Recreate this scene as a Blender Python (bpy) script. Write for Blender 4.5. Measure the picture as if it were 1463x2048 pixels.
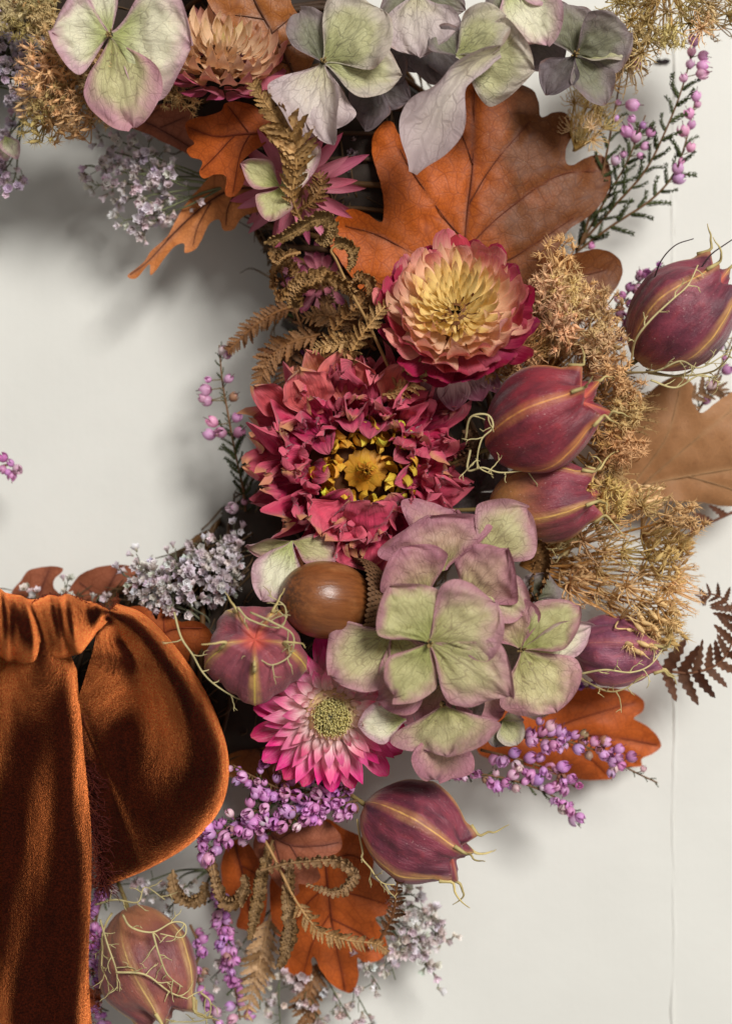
import bpy, math, random
import numpy as np
from mathutils import Vector, Matrix
from mathutils.geometry import delaunay_2d_cdt

for _o in list(bpy.data.objects): bpy.data.objects.remove(_o)
sc = bpy.context.scene
COL = sc.collection
PI = math.pi
# ---------------------------------------------------------------- frame of reference
# Everything is laid out on the wall ("board space"): x right, y up, z out from the wall.
# One unit is one photograph pixel at the flowers' mean height; SC turns it into metres.
SC = 1.1e-4
D, H0 = 3600.0, 250.0                    # camera distance from the wall, mean height of the flowers
RX = Matrix.Rotation(PI / 2, 4, 'X')     # the wall stands upright

# ---------------------------------------------------------------- camera, light, exposure
cd = bpy.data.cameras.new('camera'); cam = bpy.data.objects.new('camera', cd); COL.objects.link(cam)
cam.matrix_world = RX @ Matrix.Translation((0, 0, D * SC))
cd.sensor_fit = 'HORIZONTAL'; cd.angle = 2 * math.atan(731.5 / (D - H0))
cd.clip_start = 0.01; cd.clip_end = 20
cd.dof.use_dof = True; cd.dof.focus_distance = (D - 360) * SC; cd.dof.aperture_fstop = 11.0
sc.camera = cam
w = bpy.data.worlds.new('World'); sc.world = w; w.use_nodes = True
w.node_tree.nodes['Background'].inputs[0].default_value = (1.0, 0.965, 0.915, 1)
w.node_tree.nodes['Background'].inputs[1].default_value = 0.24

def area_light(name, pos, target, size, power, col):
    l = bpy.data.lights.new(name, 'AREA'); l.shape = 'DISK'; l.size = size * SC; l.energy = power; l.color = col
    o = bpy.data.objects.new(name, l); COL.objects.link(o)
    p = RX @ (Vector(pos) * SC); t = RX @ (Vector(target) * SC)
    o.matrix_world = Matrix.Translation(p) @ (t - p).to_track_quat('-Z', 'Y').to_matrix().to_4x4()
    return o
area_light('window_light', (7200, 8200, 16500), (0, 0, 150), 6500, 48.5, (1.0, 0.99, 0.955))

sc.view_settings.view_transform = 'Standard'; sc.view_settings.look = 'None'
sc.view_settings.exposure = 0.0; sc.view_settings.gamma = 1.0
sc.view_settings.use_curve_mapping = False
sc.cycles.max_bounces = 6; sc.cycles.diffuse_bounces = 3; sc.cycles.transparent_max_bounces = 8
sc.cycles.use_denoising = True

# ---------------------------------------------------------------- small maths
def K(h): return (D - h) / (D - H0)
def B(px, py, h=H0):
    k = K(h); return np.array([(px - 731.5) * k, (1024 - py) * k, h], float)
def C(r, g=None, b=None):
    if g is None: r, g, b = r
    f = lambda c: (c / 255 / 12.92) if c / 255 <= 0.04045 else ((c / 255 + 0.055) / 1.055) ** 2.4
    return (f(r), f(g), f(b), 1.0)
def lerp(a, b, t): return a + (b - a) * t
def mixc(a, b, t): return tuple(lerp(x, y, t) for x, y in zip(a, b))
def sstep(a, b, x):
    t = np.clip((x - a) / (b - a), 0, 1); return t * t * (3 - 2 * t)
def unit(v):
    v = np.asarray(v, float); n = np.linalg.norm(v); return v / n if n > 1e-9 else np.array([0, 0, 1.0])
def sn(x, y, seed=0, oct=5):
    r = np.random.default_rng(seed + 77); o = 0.0; a = 1.0; tot = 0
    for k in range(oct):
        th = r.uniform(0, 2 * PI); f = 1.35 ** k * r.uniform(.8, 1.25)
        o = o + a * np.sin((x * math.cos(th) + y * math.sin(th)) * f + r.uniform(0, 7) + 1.1 * np.sin((y * math.cos(th) - x * math.sin(th)) * f * .8 + r.uniform(0, 7)))
        tot += a; a *= .8
    return o / tot * 1.6
def spl(pts, n, closed=False):
    P = np.asarray(pts, float); m = len(P)
    if closed: Q = np.vstack([P[-1], P, P[0], P[1]]); segs = m
    else: Q = np.vstack([2 * P[0] - P[1], P, 2 * P[-1] - P[-2]]); segs = m - 1
    u = np.linspace(0, segs, n, endpoint=not closed); i = np.minimum(u.astype(int), segs - 1); f = (u - i)[:, None]
    a, b, c, d = Q[i], Q[i + 1], Q[i + 2], Q[i + 3]
    return .5 * ((2 * b) + (-a + c) * f + (2 * a - 5 * b + 4 * c - d) * f ** 2 + (-a + 3 * b - 3 * c + d) * f ** 3)
def rot_about(axis, a): return np.array(Matrix.Rotation(a, 3, Vector(axis)))

# ---------------------------------------------------------------- mesh building
def make_mesh(name, V, F, mat, attrs=None, scale=SC, smooth=True):
    me = bpy.data.meshes.new(name)
    me.from_pydata((np.asarray(V) * scale).tolist(), [], F if isinstance(F, list) else F.tolist())
    if smooth: me.shade_smooth()
    if attrs:
        for k, a in attrs.items():
            a = np.asarray(a, np.float32)
            if a.ndim == 1:
                at = me.attributes.new(k, 'FLOAT', 'POINT'); at.data.foreach_set('value', a)
            else:
                at = me.attributes.new(k, 'FLOAT_VECTOR', 'POINT'); at.data.foreach_set('vector', a.ravel())
    if mat: me.materials.append(mat)
    return me
def grid_faces(nu, nv, wrap=False):
    i = np.arange(nu - 1)[:, None]; j = np.arange(nv if wrap else nv - 1)[None, :]; j2 = (j + 1) % nv
    return np.stack([(i * nv + j), (i * nv + j2), ((i + 1) * nv + j2), ((i + 1) * nv + j)], -1).reshape(-1, 4)
def tube(P, R, n=5, cap=True):
    P = np.asarray(P, float); m = len(P); R = np.broadcast_to(np.asarray(R, float), (m,))
    T = np.gradient(P, axis=0); T /= np.maximum(np.linalg.norm(T, axis=1, keepdims=True), 1e-9)
    N = np.zeros_like(P); r = np.array([.13, .29, .95]); v = r - T[0] * r.dot(T[0]); N[0] = unit(v)
    for i in range(1, m):
        v = N[i - 1] - T[i] * N[i - 1].dot(T[i]); N[i] = unit(v)
    Bn = np.cross(T, N); a = np.linspace(0, 2 * PI, n, endpoint=False)
    V = P[:, None] + R[:, None, None] * (np.cos(a)[None, :, None] * N[:, None] + np.sin(a)[None, :, None] * Bn[:, None])
    F = grid_faces(m, n, True).tolist()
    if cap: F.append(list(range(n))[::-1]); F.append([(m - 1) * n + k for k in range(n)])
    A = np.repeat(np.linspace(0, 1, m), n)
    return V.reshape(-1, 3), F, A
class Acc:
    """collects pieces of ONE part"""
    def __init__(s): s.V = []; s.F = []; s.A = []; s.n = 0
    def add(s, V, F, A=None):
        V = np.asarray(V); s.V.append(V); F = F if isinstance(F, list) else F.tolist()
        s.F += [[i + s.n for i in f] for f in F]; s.A.append(np.zeros(len(V)) if A is None else np.asarray(A)); s.n += len(V)
    def tube(s, P, R, n=5): s.add(*tube(P, R, n))
    def mesh(s, name, mat, org=(0, 0, 0), attr='t'):
        return make_mesh(name, np.vstack(s.V) - np.asarray(org), s.F, mat, {attr: np.concatenate(s.A)})

ORG = {}
def thing(name, p, label, cat, group=None, A=None):
    o = bpy.data.objects.new(name, None); COL.objects.link(o); o.empty_display_size = .004
    p = np.asarray(p, float)
    o.matrix_world = RX @ Matrix.Translation(Vector(p) * SC)
    o['label'] = label; o['category'] = cat
    if group: o['group'] = group
    ORG[o] = p
    return o
def part(root, name, me, M=None, color=None, kind=None, label=None):
    o = bpy.data.objects.new(name, me); COL.objects.link(o); o.parent = root
    if M is not None: o.matrix_basis = M
    if color is not None: o.color = color
    if kind: o['kind'] = kind
    if label: o['label'] = label
    return o
def frame(pos, y, z, s=1.0, roll=0.0, sx=None):
    """local +Y along y, +Z near z; pos in board units relative to the thing"""
    Y = unit(y); z = np.asarray(z, float); Z = z - Y * z.dot(Y)
    Z = unit(Z) if np.linalg.norm(Z) > 1e-6 else unit(np.cross(Y, [1, .3, .2])); X = np.cross(Y, Z)
    if roll:
        c, q = math.cos(roll), math.sin(roll); X, Z = X * c + Z * q, Z * c - X * q
    s3 = (sx if sx else s, s, s)
    return Matrix([[X[i] * s3[0], Y[i] * s3[1], Z[i] * s3[2], pos[i] * SC] for i in range(3)] + [[0, 0, 0, 1]])

def petal(L, Wd, prof, nt=10, ns=7, bend=0., bend2=0., cup=0., ruf=0., rfreq=9., crink=0., seed=0, twist=0., ridge=0., nr=5, spow=1.0, t0=0.0):
    t = np.linspace(t0, 1, nt); ang = bend * t + bend2 * t ** 3
    dl = L / (nt - 1); y = np.concatenate([[0], np.cumsum(np.cos(ang[:-1]) * dl)]); z = np.concatenate([[0], np.cumsum(np.sin(ang[:-1]) * dl)])
    w = Wd / 2 * prof(t)
    N = np.stack([0 * t, -np.sin(ang), np.cos(ang)], 1); X = np.tile([1., 0, 0], (nt, 1))
    if twist:
        c, q = np.cos(twist * t)[:, None], np.sin(twist * t)[:, None]; X, N = X * c + N * q, N * c - X * q
    s = np.linspace(-1, 1, ns); s = np.sign(s) * np.abs(s) ** spow
    S, T = np.meshgrid(s, t); Wg = np.broadcast_to(w[:, None], S.shape)
    off = cup * Wg * S ** 2
    if ruf: off = off + ruf * Wd * np.abs(S) ** 2.5 * T ** .7 * sn(T * rfreq, S * 1.4 + 5, seed, 4)
    if crink: off = off + crink * Wd * sn(T * 9, S * 6, seed + 3, 5) * sstep(0, .25, T)
    if ridge: off = off + ridge * Wd * np.cos(S * PI * nr) * sstep(.0, .2, T) * (1 - .6 * T)
    P = np.stack([0 * t, y, z], 1)
    V = P[:, None] + X[:, None] * (S * Wg)[..., None] + N[:, None] * off[..., None]
    if crink:
        V[..., 0] += crink * Wd * .5 * sn(T * 7 + 3, S * 5, seed + 9, 4) * np.abs(S)
        V[..., 1] += crink * Wd * .6 * sn(T * 6 + 1, S * 6, seed + 19, 4) * T
    uv = np.stack([S * Wg / L, T, 0 * S], -1)
    pt = np.stack([T, S, Wg / max(Wd, 1e-6) * 2], -1)
    return V.reshape(-1, 3), grid_faces(nt, ns), {'pt': pt.reshape(-1, 3), 'uvp': uv.reshape(-1, 3)}

def p_lance(t): return np.maximum(np.sin(PI * np.clip(t, 0, 1) ** .75) ** .75, 0) * .98 + .02
def p_bract(t): return np.where(t < .62, .45 + .55 * np.sin(t / .62 * PI / 2), np.sqrt(np.maximum(1 - ((t - .62) / .385) ** 2.2, 0)))
def p_bract_pt(t): return np.where(t < .45, .5 + .5 * np.sin(t / .45 * PI / 2), np.maximum(1 - ((t - .45) / .55) ** 1.6, .01))
def p_sepal(t): return (.05 + .95 * sstep(.0, .52, t) ** .85) * np.where(t < .55, 1, np.maximum(1 - ((t - .55) / .452) ** 2.6, 0) ** .62)
def p_sepal_pt(t): return (.05 + .95 * sstep(.0, .55, t) ** .8) * np.where(t < .5, 1, np.maximum(1 - ((t - .5) / .502) ** 1.7, 0) ** .85)
def p_sepal_mid(t): return (.05 + .95 * sstep(.0, .54, t) ** .82) * np.where(t < .52, 1, np.maximum(1 - ((t - .52) / .482) ** 2.1, 0) ** .74)
def p_dahl(t): return (.3 + .7 * sstep(0, .45, t)) * np.where(t < .5, 1, np.maximum(1 - ((t - .5) / .505) ** 2.3, 0) ** .68)

# ---------------------------------------------------------------- materials
def nodes(name):
    m = bpy.data.materials.new(name); m.use_nodes = True; nt = m.node_tree
    return m, nt, nt.nodes['Principled BSDF'], nt.nodes['Material Output']
def nd(nt, typ, ins=None, **kw):
    n = nt.nodes.new('ShaderNode' + typ)
    for k, v in kw.items(): setattr(n, k, v)
    for k, v in (ins or {}).items():
        s = n.inputs[k]
        if hasattr(v, 'is_output') or isinstance(v, bpy.types.NodeSocket): nt.links.new(v, s)
        else: s.default_value = v
    return n
def ma(nt, op, a, b=None, c=None, clamp=False):
    n = nt.nodes.new('ShaderNodeMath'); n.operation = op; n.use_clamp = clamp
    for i, v in enumerate((a, b, c)):
        if v is None: continue
        if isinstance(v, bpy.types.NodeSocket): nt.links.new(v, n.inputs[i])
        else: n.inputs[i].default_value = v
    return n.outputs[0]
def ss(nt, v, a, b):
    return nd(nt, 'MapRange', {'Value': v, 'From Min': a, 'From Max': b, 'To Min': 0.0, 'To Max': 1.0}, interpolation_type='SMOOTHSTEP').outputs[0]
def mx(nt, f, a, b, mode='MIX'):
    n = nt.nodes.new('ShaderNodeMix'); n.data_type = 'RGBA'; n.blend_type = mode; n.clamp_factor = True
    for i, v in ((0, f), (6, a), (7, b)):
        if isinstance(v, bpy.types.NodeSocket): nt.links.new(v, n.inputs[i])
        else: n.inputs[i].default_value = v
    return n.outputs[2]
def attr(nt, name):
    n = nd(nt, 'Attribute', attribute_name=name); return n
def sep(nt, vec):
    return nd(nt, 'SeparateXYZ', {0: vec}).outputs
def noise(nt, vec, scale, detail=4., rough=.55, dist=0.):
    ins = {'Scale': scale, 'Detail': detail, 'Roughness': rough, 'Distortion': dist}
    if vec is not None: ins['Vector'] = vec
    return nd(nt, 'TexNoise', ins).outputs['Fac']
def vscale(nt, vec, s): return nd(nt, 'VectorMath', {0: vec, 1: s}, operation='MULTIPLY').outputs[0]
def vadd(nt, vec, s): return nd(nt, 'VectorMath', {0: vec, 1: s}, operation='ADD').outputs[0]
def bump(nt, height, strength, dist):
    return nd(nt, 'Bump', {'Height': height, 'Strength': strength, 'Distance': dist * SC}).outputs[0]
def finish(nt, bs, out, col, rough=.6, nor=None, trans=0., sheen=0., spec=.35, sheen_tint=None):
    if isinstance(col, bpy.types.NodeSocket): nt.links.new(col, bs.inputs['Base Color'])
    else: bs.inputs['Base Color'].default_value = col
    if isinstance(rough, bpy.types.NodeSocket): nt.links.new(rough, bs.inputs['Roughness'])
    else: bs.inputs['Roughness'].default_value = rough
    bs.inputs['Specular IOR Level'].default_value = spec
    if nor is not None: nt.links.new(nor, bs.inputs['Normal'])
    if sheen:
        bs.inputs['Sheen Weight'].default_value = sheen; bs.inputs['Sheen Roughness'].default_value = .4
        if sheen_tint: bs.inputs['Sheen Tint'].default_value = sheen_tint
    if trans:
        tr = nd(nt, 'BsdfTranslucent')
        if isinstance(col, bpy.types.NodeSocket): nt.links.new(col, tr.inputs[0])
        else: tr.inputs[0].default_value = col
        if nor is not None: nt.links.new(nor, tr.inputs['Normal'])
        mxs = nd(nt, 'MixShader', {0: trans}); nt.links.new(bs.outputs[0], mxs.inputs[1]); nt.links.new(tr.outputs[0], mxs.inputs[2])
        nt.links.new(mxs.outputs[0], out.inputs[0])
def objinfo(nt): return nd(nt, 'ObjectInfo')
def geo_pos(nt): return nd(nt, 'TexCoord').outputs['Object']
def hsv(nt, col, h=.5, s=1., v=1.):
    return nd(nt, 'HueSaturation', {'Hue': h, 'Saturation': s, 'Value': v, 'Color': col}).outputs[0]

def plant_mat(name, rough=.7, var=.5, scale=60., trans=0., bumpd=1.0, spec=.3, dark=.55):
    """plain dried-plant stuff in the object's own colour with mottling"""
    m, nt, bs, out = nodes(name); oi = objinfo(nt); p = geo_pos(nt)
    pv = vadd(nt, p, nd(nt, 'CombineXYZ', {0: oi.outputs['Random']}).outputs[0])
    n1 = noise(nt, pv, scale / (1000 * SC) , 4.); n2 = noise(nt, pv, scale / (160 * SC), 3.)
    c = mx(nt, ma(nt, 'MULTIPLY', ss(nt, n1, .35, .7), var), oi.outputs['Color'], mx(nt, 1., oi.outputs['Color'], (dark, dark * .93, dark * .85, 1), 'MULTIPLY'))
    c = hsv(nt, c, .5, 1., ma(nt, 'ADD', .82, ma(nt, 'MULTIPLY', oi.outputs['Random'], .36)))
    finish(nt, bs, out, c, rough, bump(nt, n2, .5, bumpd), trans, 0, spec)
    return m

def bract_mat(name, base, tbase=(.15, .75), gloss=.4, trans=.22):
    m, nt, bs, out = nodes(name); oi = objinfo(nt); x = sep(nt, attr(nt, 'pt').outputs['Vector'])
    st = noise(nt, nd(nt, 'CombineXYZ', {0: ma(nt, 'MULTIPLY', x[1], 7.), 1: ma(nt, 'MULTIPLY', x[0], 1.1), 2: ma(nt, 'MULTIPLY', oi.outputs['Random'], 50.)}).outputs[0], 1.6, 3.)
    f = ss(nt, ma(nt, 'ADD', x[0], ma(nt, 'MULTIPLY', ma(nt, 'SUBTRACT', st, .5), .7)), *tbase)
    c = mx(nt, f, base, oi.outputs['Color'])
    c = mx(nt, ma(nt, 'MULTIPLY', ss(nt, st, .5, .75), .35), c, mx(nt, 1., c, (.75, .55, .55, 1), 'MULTIPLY'))
    rn = noise(nt, nd(nt, 'CombineXYZ', {0: x[1], 1: ma(nt, 'MULTIPLY', x[0], 3.), 2: ma(nt, 'MULTIPLY', oi.outputs['Random'], 91.)}).outputs[0], 2.2, 4.)
    c = mx(nt, ma(nt, 'MULTIPLY', ma(nt, 'MULTIPLY', ss(nt, x[0], .8, 1.02), ss(nt, rn, .5, .62)), .55), c, C(150, 96, 60))
    c = hsv(nt, c, .5, 1., ma(nt, 'ADD', .84, ma(nt, 'MULTIPLY', oi.outputs['Random'], .30)))
    finish(nt, bs, out, c, gloss, bump(nt, ma(nt, 'ADD', st, rn), .6, 2.2), trans, 0, .45)
    return m

def sepal_mat(name, inner, mid, edge, veincol, vein=.55, edge_w=.5, pinkall=0.):
    """hydrangea: green heart, mauve margin, net of veins fanning from the claw"""
    m, nt, bs, out = nodes(name); oi = objinfo(nt)
    pt = sep(nt, attr(nt, 'pt').outputs['Vector']); uv = attr(nt, 'uvp').outputs['Vector']; u = sep(nt, uv)
    rnd = ma(nt, 'MULTIPLY', oi.outputs['Random'], 37.)
    off = nd(nt, 'CombineXYZ', {0: rnd, 1: rnd, 2: rnd}).outputs[0]
    wob = ma(nt, 'MULTIPLY', ma(nt, 'SUBTRACT', noise(nt, vadd(nt, uv, off), 5., 3.), .5), .16)
    th = ma(nt, 'ADD', ma(nt, 'ARCTAN2', u[0], ma(nt, 'ADD', u[1], .12)), wob)
    r = ma(nt, 'SQRT', ma(nt, 'ADD', ma(nt, 'POWER', u[0], 2.), ma(nt, 'POWER', u[1], 2.)))
    pv = nd(nt, 'CombineXYZ', {0: ma(nt, 'MULTIPLY', th, 9.), 1: ma(nt, 'MULTIPLY', r, 4.4), 2: rnd}).outputs[0]
    v1 = nd(nt, 'TexVoronoi', {'Vector': pv, 'Scale': 1.0, 'Randomness': .9}, feature='DISTANCE_TO_EDGE').outputs['Distance']
    pv2 = nd(nt, 'CombineXYZ', {0: ma(nt, 'MULTIPLY', th, 26.), 1: ma(nt, 'MULTIPLY', r, 17.), 2: rnd}).outputs[0]
    v2 = nd(nt, 'TexVoronoi', {'Vector': pv2, 'Scale': 1.0, 'Randomness': 1.}, feature='DISTANCE_TO_EDGE').outputs['Distance']
    l1 = ma(nt, 'SUBTRACT', 1., ss(nt, v1, .012, .055)); l2 = ma(nt, 'SUBTRACT', 1., ss(nt, v2, .02, .12))
    midrib = ma(nt, 'SUBTRACT', 1., ss(nt, ma(nt, 'ABSOLUTE', th), .008, .035))
    ln = ma(nt, 'MAXIMUM', ma(nt, 'MAXIMUM', l1, ma(nt, 'MULTIPLY', midrib, .8)), ma(nt, 'MULTIPLY', l2, .4))
    n = noise(nt, vadd(nt, uv, off), 3.2, 4.)
    # distance in from the margin
    ed = ma(nt, 'MINIMUM', ma(nt, 'SUBTRACT', 1., pt[0]), ma(nt, 'MULTIPLY', ma(nt, 'SUBTRACT', 1., ma(nt, 'ABSOLUTE', pt[1])), ma(nt, 'ADD', .25, ma(nt, 'MULTIPLY', ss(nt, pt[0], .9, .2), .5))))
    ed = ma(nt, 'ADD', ed, ma(nt, 'MULTIPLY', ma(nt, 'SUBTRACT', n, .5), .35))
    fe = ma(nt, 'SUBTRACT', 1., ss(nt, ed, .0, edge_w)); fe = ma(nt, 'MAXIMUM', fe, pinkall)
    c = mx(nt, ss(nt, pt[0], .1, .55), inner, mid); c = mx(nt, fe, c, edge)
    c = mx(nt, .55, c, mx(nt, 1., c, oi.outputs['Color'], 'MULTIPLY'))
    lf = ma(nt, 'MULTIPLY', ln, ma(nt, 'MULTIPLY', vein, ma(nt, 'ADD', .35, ma(nt, 'MULTIPLY', ss(nt, pt[0], .95, .1), .75))))
    c = mx(nt, lf, c, veincol)
    sp = noise(nt, vadd(nt, uv, off), 34., 2.)
    c = mx(nt, ma(nt, 'MULTIPLY', ss(nt, sp, .66, .74), .25), c, C(120, 95, 70))
    bl = noise(nt, vadd(nt, uv, off), 6.5, 5., .65); c = mx(nt, ma(nt, 'MULTIPLY', ss(nt, bl, .52, .72), .35), c, mx(nt, 1., c, (.80, .74, .62, 1), 'MULTIPLY'))
    c = mx(nt, ma(nt, 'MULTIPLY', ss(nt, ed, .03, -.04), .4), c, C(150, 108, 92))
    cr = noise(nt, vscale(nt, vadd(nt, uv, off), (3., 1., 1.)), 5., 4., .6)
    h = ma(nt, 'ADD', ma(nt, 'MULTIPLY', ln, -.8), ma(nt, 'ADD', ma(nt, 'MULTIPLY', sp, .4), ma(nt, 'MULTIPLY', cr, 3.)))
    finish(nt, bs, out, c, .55, bump(nt, h, .35, 2.2), .2, .15, .35)
    return m

def oak_mat(name, a, b, vein, net=.35, rough=.5, speck=.3, back=False):
    m, nt, bs, out = nodes(name); tone = attr(nt, 'tone').outputs['Fac']; ve = attr(nt, 'vein').outputs['Fac']
    uv = attr(nt, 'uvp').outputs['Vector']; oi = objinfo(nt)
    uvr = vadd(nt, uv, nd(nt, 'CombineXYZ', {2: ma(nt, 'MULTIPLY', oi.outputs['Random'], 900.)}).outputs[0])
    n1 = noise(nt, uvr, .011, 6., .6); n2 = noise(nt, uvr, .05, 4.); n3 = noise(nt, uvr, .35, 2.)
    f = ma(nt, 'ADD', tone, ma(nt, 'MULTIPLY', ma(nt, 'SUBTRACT', n1, .5), 1.0), clamp=True)
    c = mx(nt, f, a, b)
    c = mx(nt, ma(nt, 'MULTIPLY', ss(nt, n2, .5, .8), .35), c, mx(nt, 1., c, (.55, .45, .4, 1), 'MULTIPLY'))
    wv = nd(nt, 'TexNoise', {'Vector': uvr, 'Scale': .03, 'Detail': 2.}).outputs['Color']
    pv = vadd(nt, uvr, vscale(nt, wv, (14, 14, 0)))
    va = nd(nt, 'TexVoronoi', {'Vector': pv, 'Scale': .034}, feature='DISTANCE_TO_EDGE').outputs['Distance']
    vb = nd(nt, 'TexVoronoi', {'Vector': pv, 'Scale': .13}, feature='DISTANCE_TO_EDGE').outputs['Distance']
    la = ma(nt, 'SUBTRACT', 1., ss(nt, va, .0, .06)); lb = ma(nt, 'SUBTRACT', 1., ss(nt, vb, .02, .12))
    ln = ma(nt, 'MAXIMUM', ma(nt, 'MULTIPLY', la, net * 1.1), ma(nt, 'MULTIPLY', lb, net * .7))
    c = mx(nt, ln, c, mx(nt, 1., c, (.5, .38, .32, 1) if not back else (1.35, 1.35, 1.35, 1), 'MULTIPLY'))
    c = mx(nt, ma(nt, 'MULTIPLY', ve, .85), c, vein)
    sp = noise(nt, uvr, .22, 1.)
    c = mx(nt, ma(nt, 'MULTIPLY', ss(nt, sp, .74, .79), speck), c, C(225, 190, 140))
    dk = noise(nt, vadd(nt, uvr, (31., 7., 3.)), .085, 2.)
    c = mx(nt, ma(nt, 'MULTIPLY', ss(nt, dk, .7, .76), .5), c, C(60, 32, 18))
    h = ma(nt, 'ADD', ma(nt, 'MULTIPLY', ln, -1.), ma(nt, 'MULTIPLY', n3, .4))
    finish(nt, bs, out, c, ma(nt, 'ADD', rough, ma(nt, 'MULTIPLY', ma(nt, 'SUBTRACT', n2, .5), .3)), bump(nt, h, .26, 1.8), .12, 0, .35)
    return m

# ================================================================ builders
RNG = np.random.default_rng(11)
def U(a, b): return float(RNG.uniform(a, b))

def poly_inside(P, poly):
    x, y = P[:, 0], P[:, 1]; ins = np.zeros(len(P), bool); n = len(poly); j = n - 1
    for i in range(n):
        xi, yi = poly[i]; xj, yj = poly[j]
        if yi != yj: ins ^= ((yi > y) != (yj > y)) & (x < (xj - xi) * (y - yi) / (yj - yi) + xi)
        j = i
    return ins
def seg_dist(P, A, Bq):
    d = Bq - A; L = max(d.dot(d), 1e-9); t = np.clip(((P - A) @ d) / L, 0, 1)
    return np.linalg.norm(P - (A + t[:, None] * d), axis=1)
def line_dist(P, line):
    o = np.full(len(P), 1e9)
    for a, b in zip(line[:-1], line[1:]): o = np.minimum(o, seg_dist(P, a, b))
    return o

def oak_leaf(label, outline, mid, veins, h, mat, tilt=(0, 0), bow=(0, 0), wav=8., curl=10., tone=None, seed=0, g=5.5, stalk=None, smooth=True, xb=0, name='oak_leaf'):
    O = np.array(outline, float); per = np.linalg.norm(np.diff(np.vstack([O, O[:1]]), axis=0), axis=1).sum()
    O = spl(O, max(60, int(per / 5)), True) if smooth else O
    O = O + .9 * np.stack([sn(O[:, 0] * .09, O[:, 1] * .09, seed), sn(O[:, 0] * .09 + 9, O[:, 1] * .09, seed + 1)], 1)
    lo, hi = O.min(0), O.max(0); c0 = (lo + hi) / 2
    gx, gy = np.meshgrid(np.arange(lo[0], hi[0], g), np.arange(lo[1], hi[1], g)); G = np.stack([gx.ravel(), gy.ravel()], 1)
    G = G + RNG.uniform(-.25, .25, G.shape) * g
    G = G[poly_inside(G, O)]
    ed = np.full(len(G), 1e9); Oc = np.vstack([O, O[:1]])
    for a, b in zip(Oc[:-1], Oc[1:]): ed = np.minimum(ed, seg_dist(G, a, b))
    G = G[ed > g * .55]
    P = np.vstack([O, G]); n = len(O)
    vs, es, fs, *_ = delaunay_2d_cdt([Vector(p) for p in P.tolist()], [(i, (i + 1) % n) for i in range(n)], [list(range(n))], 1, 1e-4)
    P = np.array([tuple(v) for v in vs])
    ed = np.full(len(P), 1e9)
    for a, b in zip(Oc[:-1], Oc[1:]): ed = np.minimum(ed, seg_dist(P, a, b))
    ve = np.zeros(len(P)); groove = np.zeros(len(P))
    for li, l in enumerate([mid] + list(veins)):
        l = spl(l, 10) if len(l) > 2 else np.array(l, float)
        d = line_dist(P, l); w0 = 6. if li == 0 else 4.5
        ve = np.maximum(ve, np.exp(-(d / w0) ** 2) * (.75 if li == 0 else .45)); groove = np.minimum(groove, -(5. if li == 0 else 3.) * np.exp(-(d / 13) ** 2))
    q = (P - c0); hw = (hi - lo) / 2; qn = q / hw
    z = tilt[0] * qn[:, 0] + tilt[1] * -qn[:, 1] + bow[0] * qn[:, 0] ** 2 + bow[1] * qn[:, 1] ** 2 + xb * qn[:, 0] * -qn[:, 1]
    z += 2.2 * sn(P[:, 0] * .05, P[:, 1] * .05, seed + 31, 5) + wav * sn(P[:, 0] * .014, P[:, 1] * .014, seed + 5, 4) + curl * np.exp(-ed / 22) * (.5 + sn(P[:, 0] * .02, P[:, 1] * .02, seed + 8, 3)) + groove
    k = K(h); V = np.stack([q[:, 0] * k, -q[:, 1] * k, z], 1)
    tn = np.zeros(len(P)) if tone is None else np.clip(tone(P[:, 0], P[:, 1]), -1, 2)
    org = B(c0[0], c0[1], h)
    fl = [list(f)[::-1] for f in fs]
    root = thing(name, org, label, 'oak leaf', 'oak leaves of the wreath')
    lx = np.arange(len(P))
    me = make_mesh('blade', V, fl, mat, {'tone': tn, 'vein': ve, 'uvp': np.stack([P[:, 0], P[:, 1], 0 * tn], 1)})
    bl = part(root, 'blade', me)
    # raised midrib and side veins on the face, each a mesh of its own
    for vi, vl in enumerate([mid] + list(veins)):
        lm = spl(vl, 24) if len(vl) > 2 else np.array(vl[0]) + np.linspace(0, 1, 24)[:, None] * (np.array(vl[1], float) - np.array(vl[0])); di = [int(np.argmin(((P - p) ** 2).sum(1))) for p in lm]
        pl = np.stack([(lm[:, 0] - c0[0]) * k, -(lm[:, 1] - c0[1]) * k, z[di] + (1.6 if vi == 0 else 1.3)], 1)
        pl[:, 2] = np.convolve(np.pad(pl[:, 2], 3, 'edge'), np.ones(7) / 7, 'valid')
        V2, F2, A2 = tube(pl, np.linspace(2.3, .9, 24) if vi == 0 else np.linspace(1.5, .6, 24), 5); vn = 'side_vein' if vi else 'midrib'
        part(root, vn, make_mesh(vn, V2, F2, M['twig'], {'t': A2}), color=VEINC.get(mat.name, C(90, 45, 25)))
    if stalk is not None:
        sp = np.array([B(*p) for p in stalk]) - org; V2, F2, A2 = tube(spl(sp, 12), 3.4, 6)
        part(root, 'stalk', make_mesh('stalk', V2, F2, M['twig'], {'t': A2}), color=C(120, 65, 40))
    return root

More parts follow.
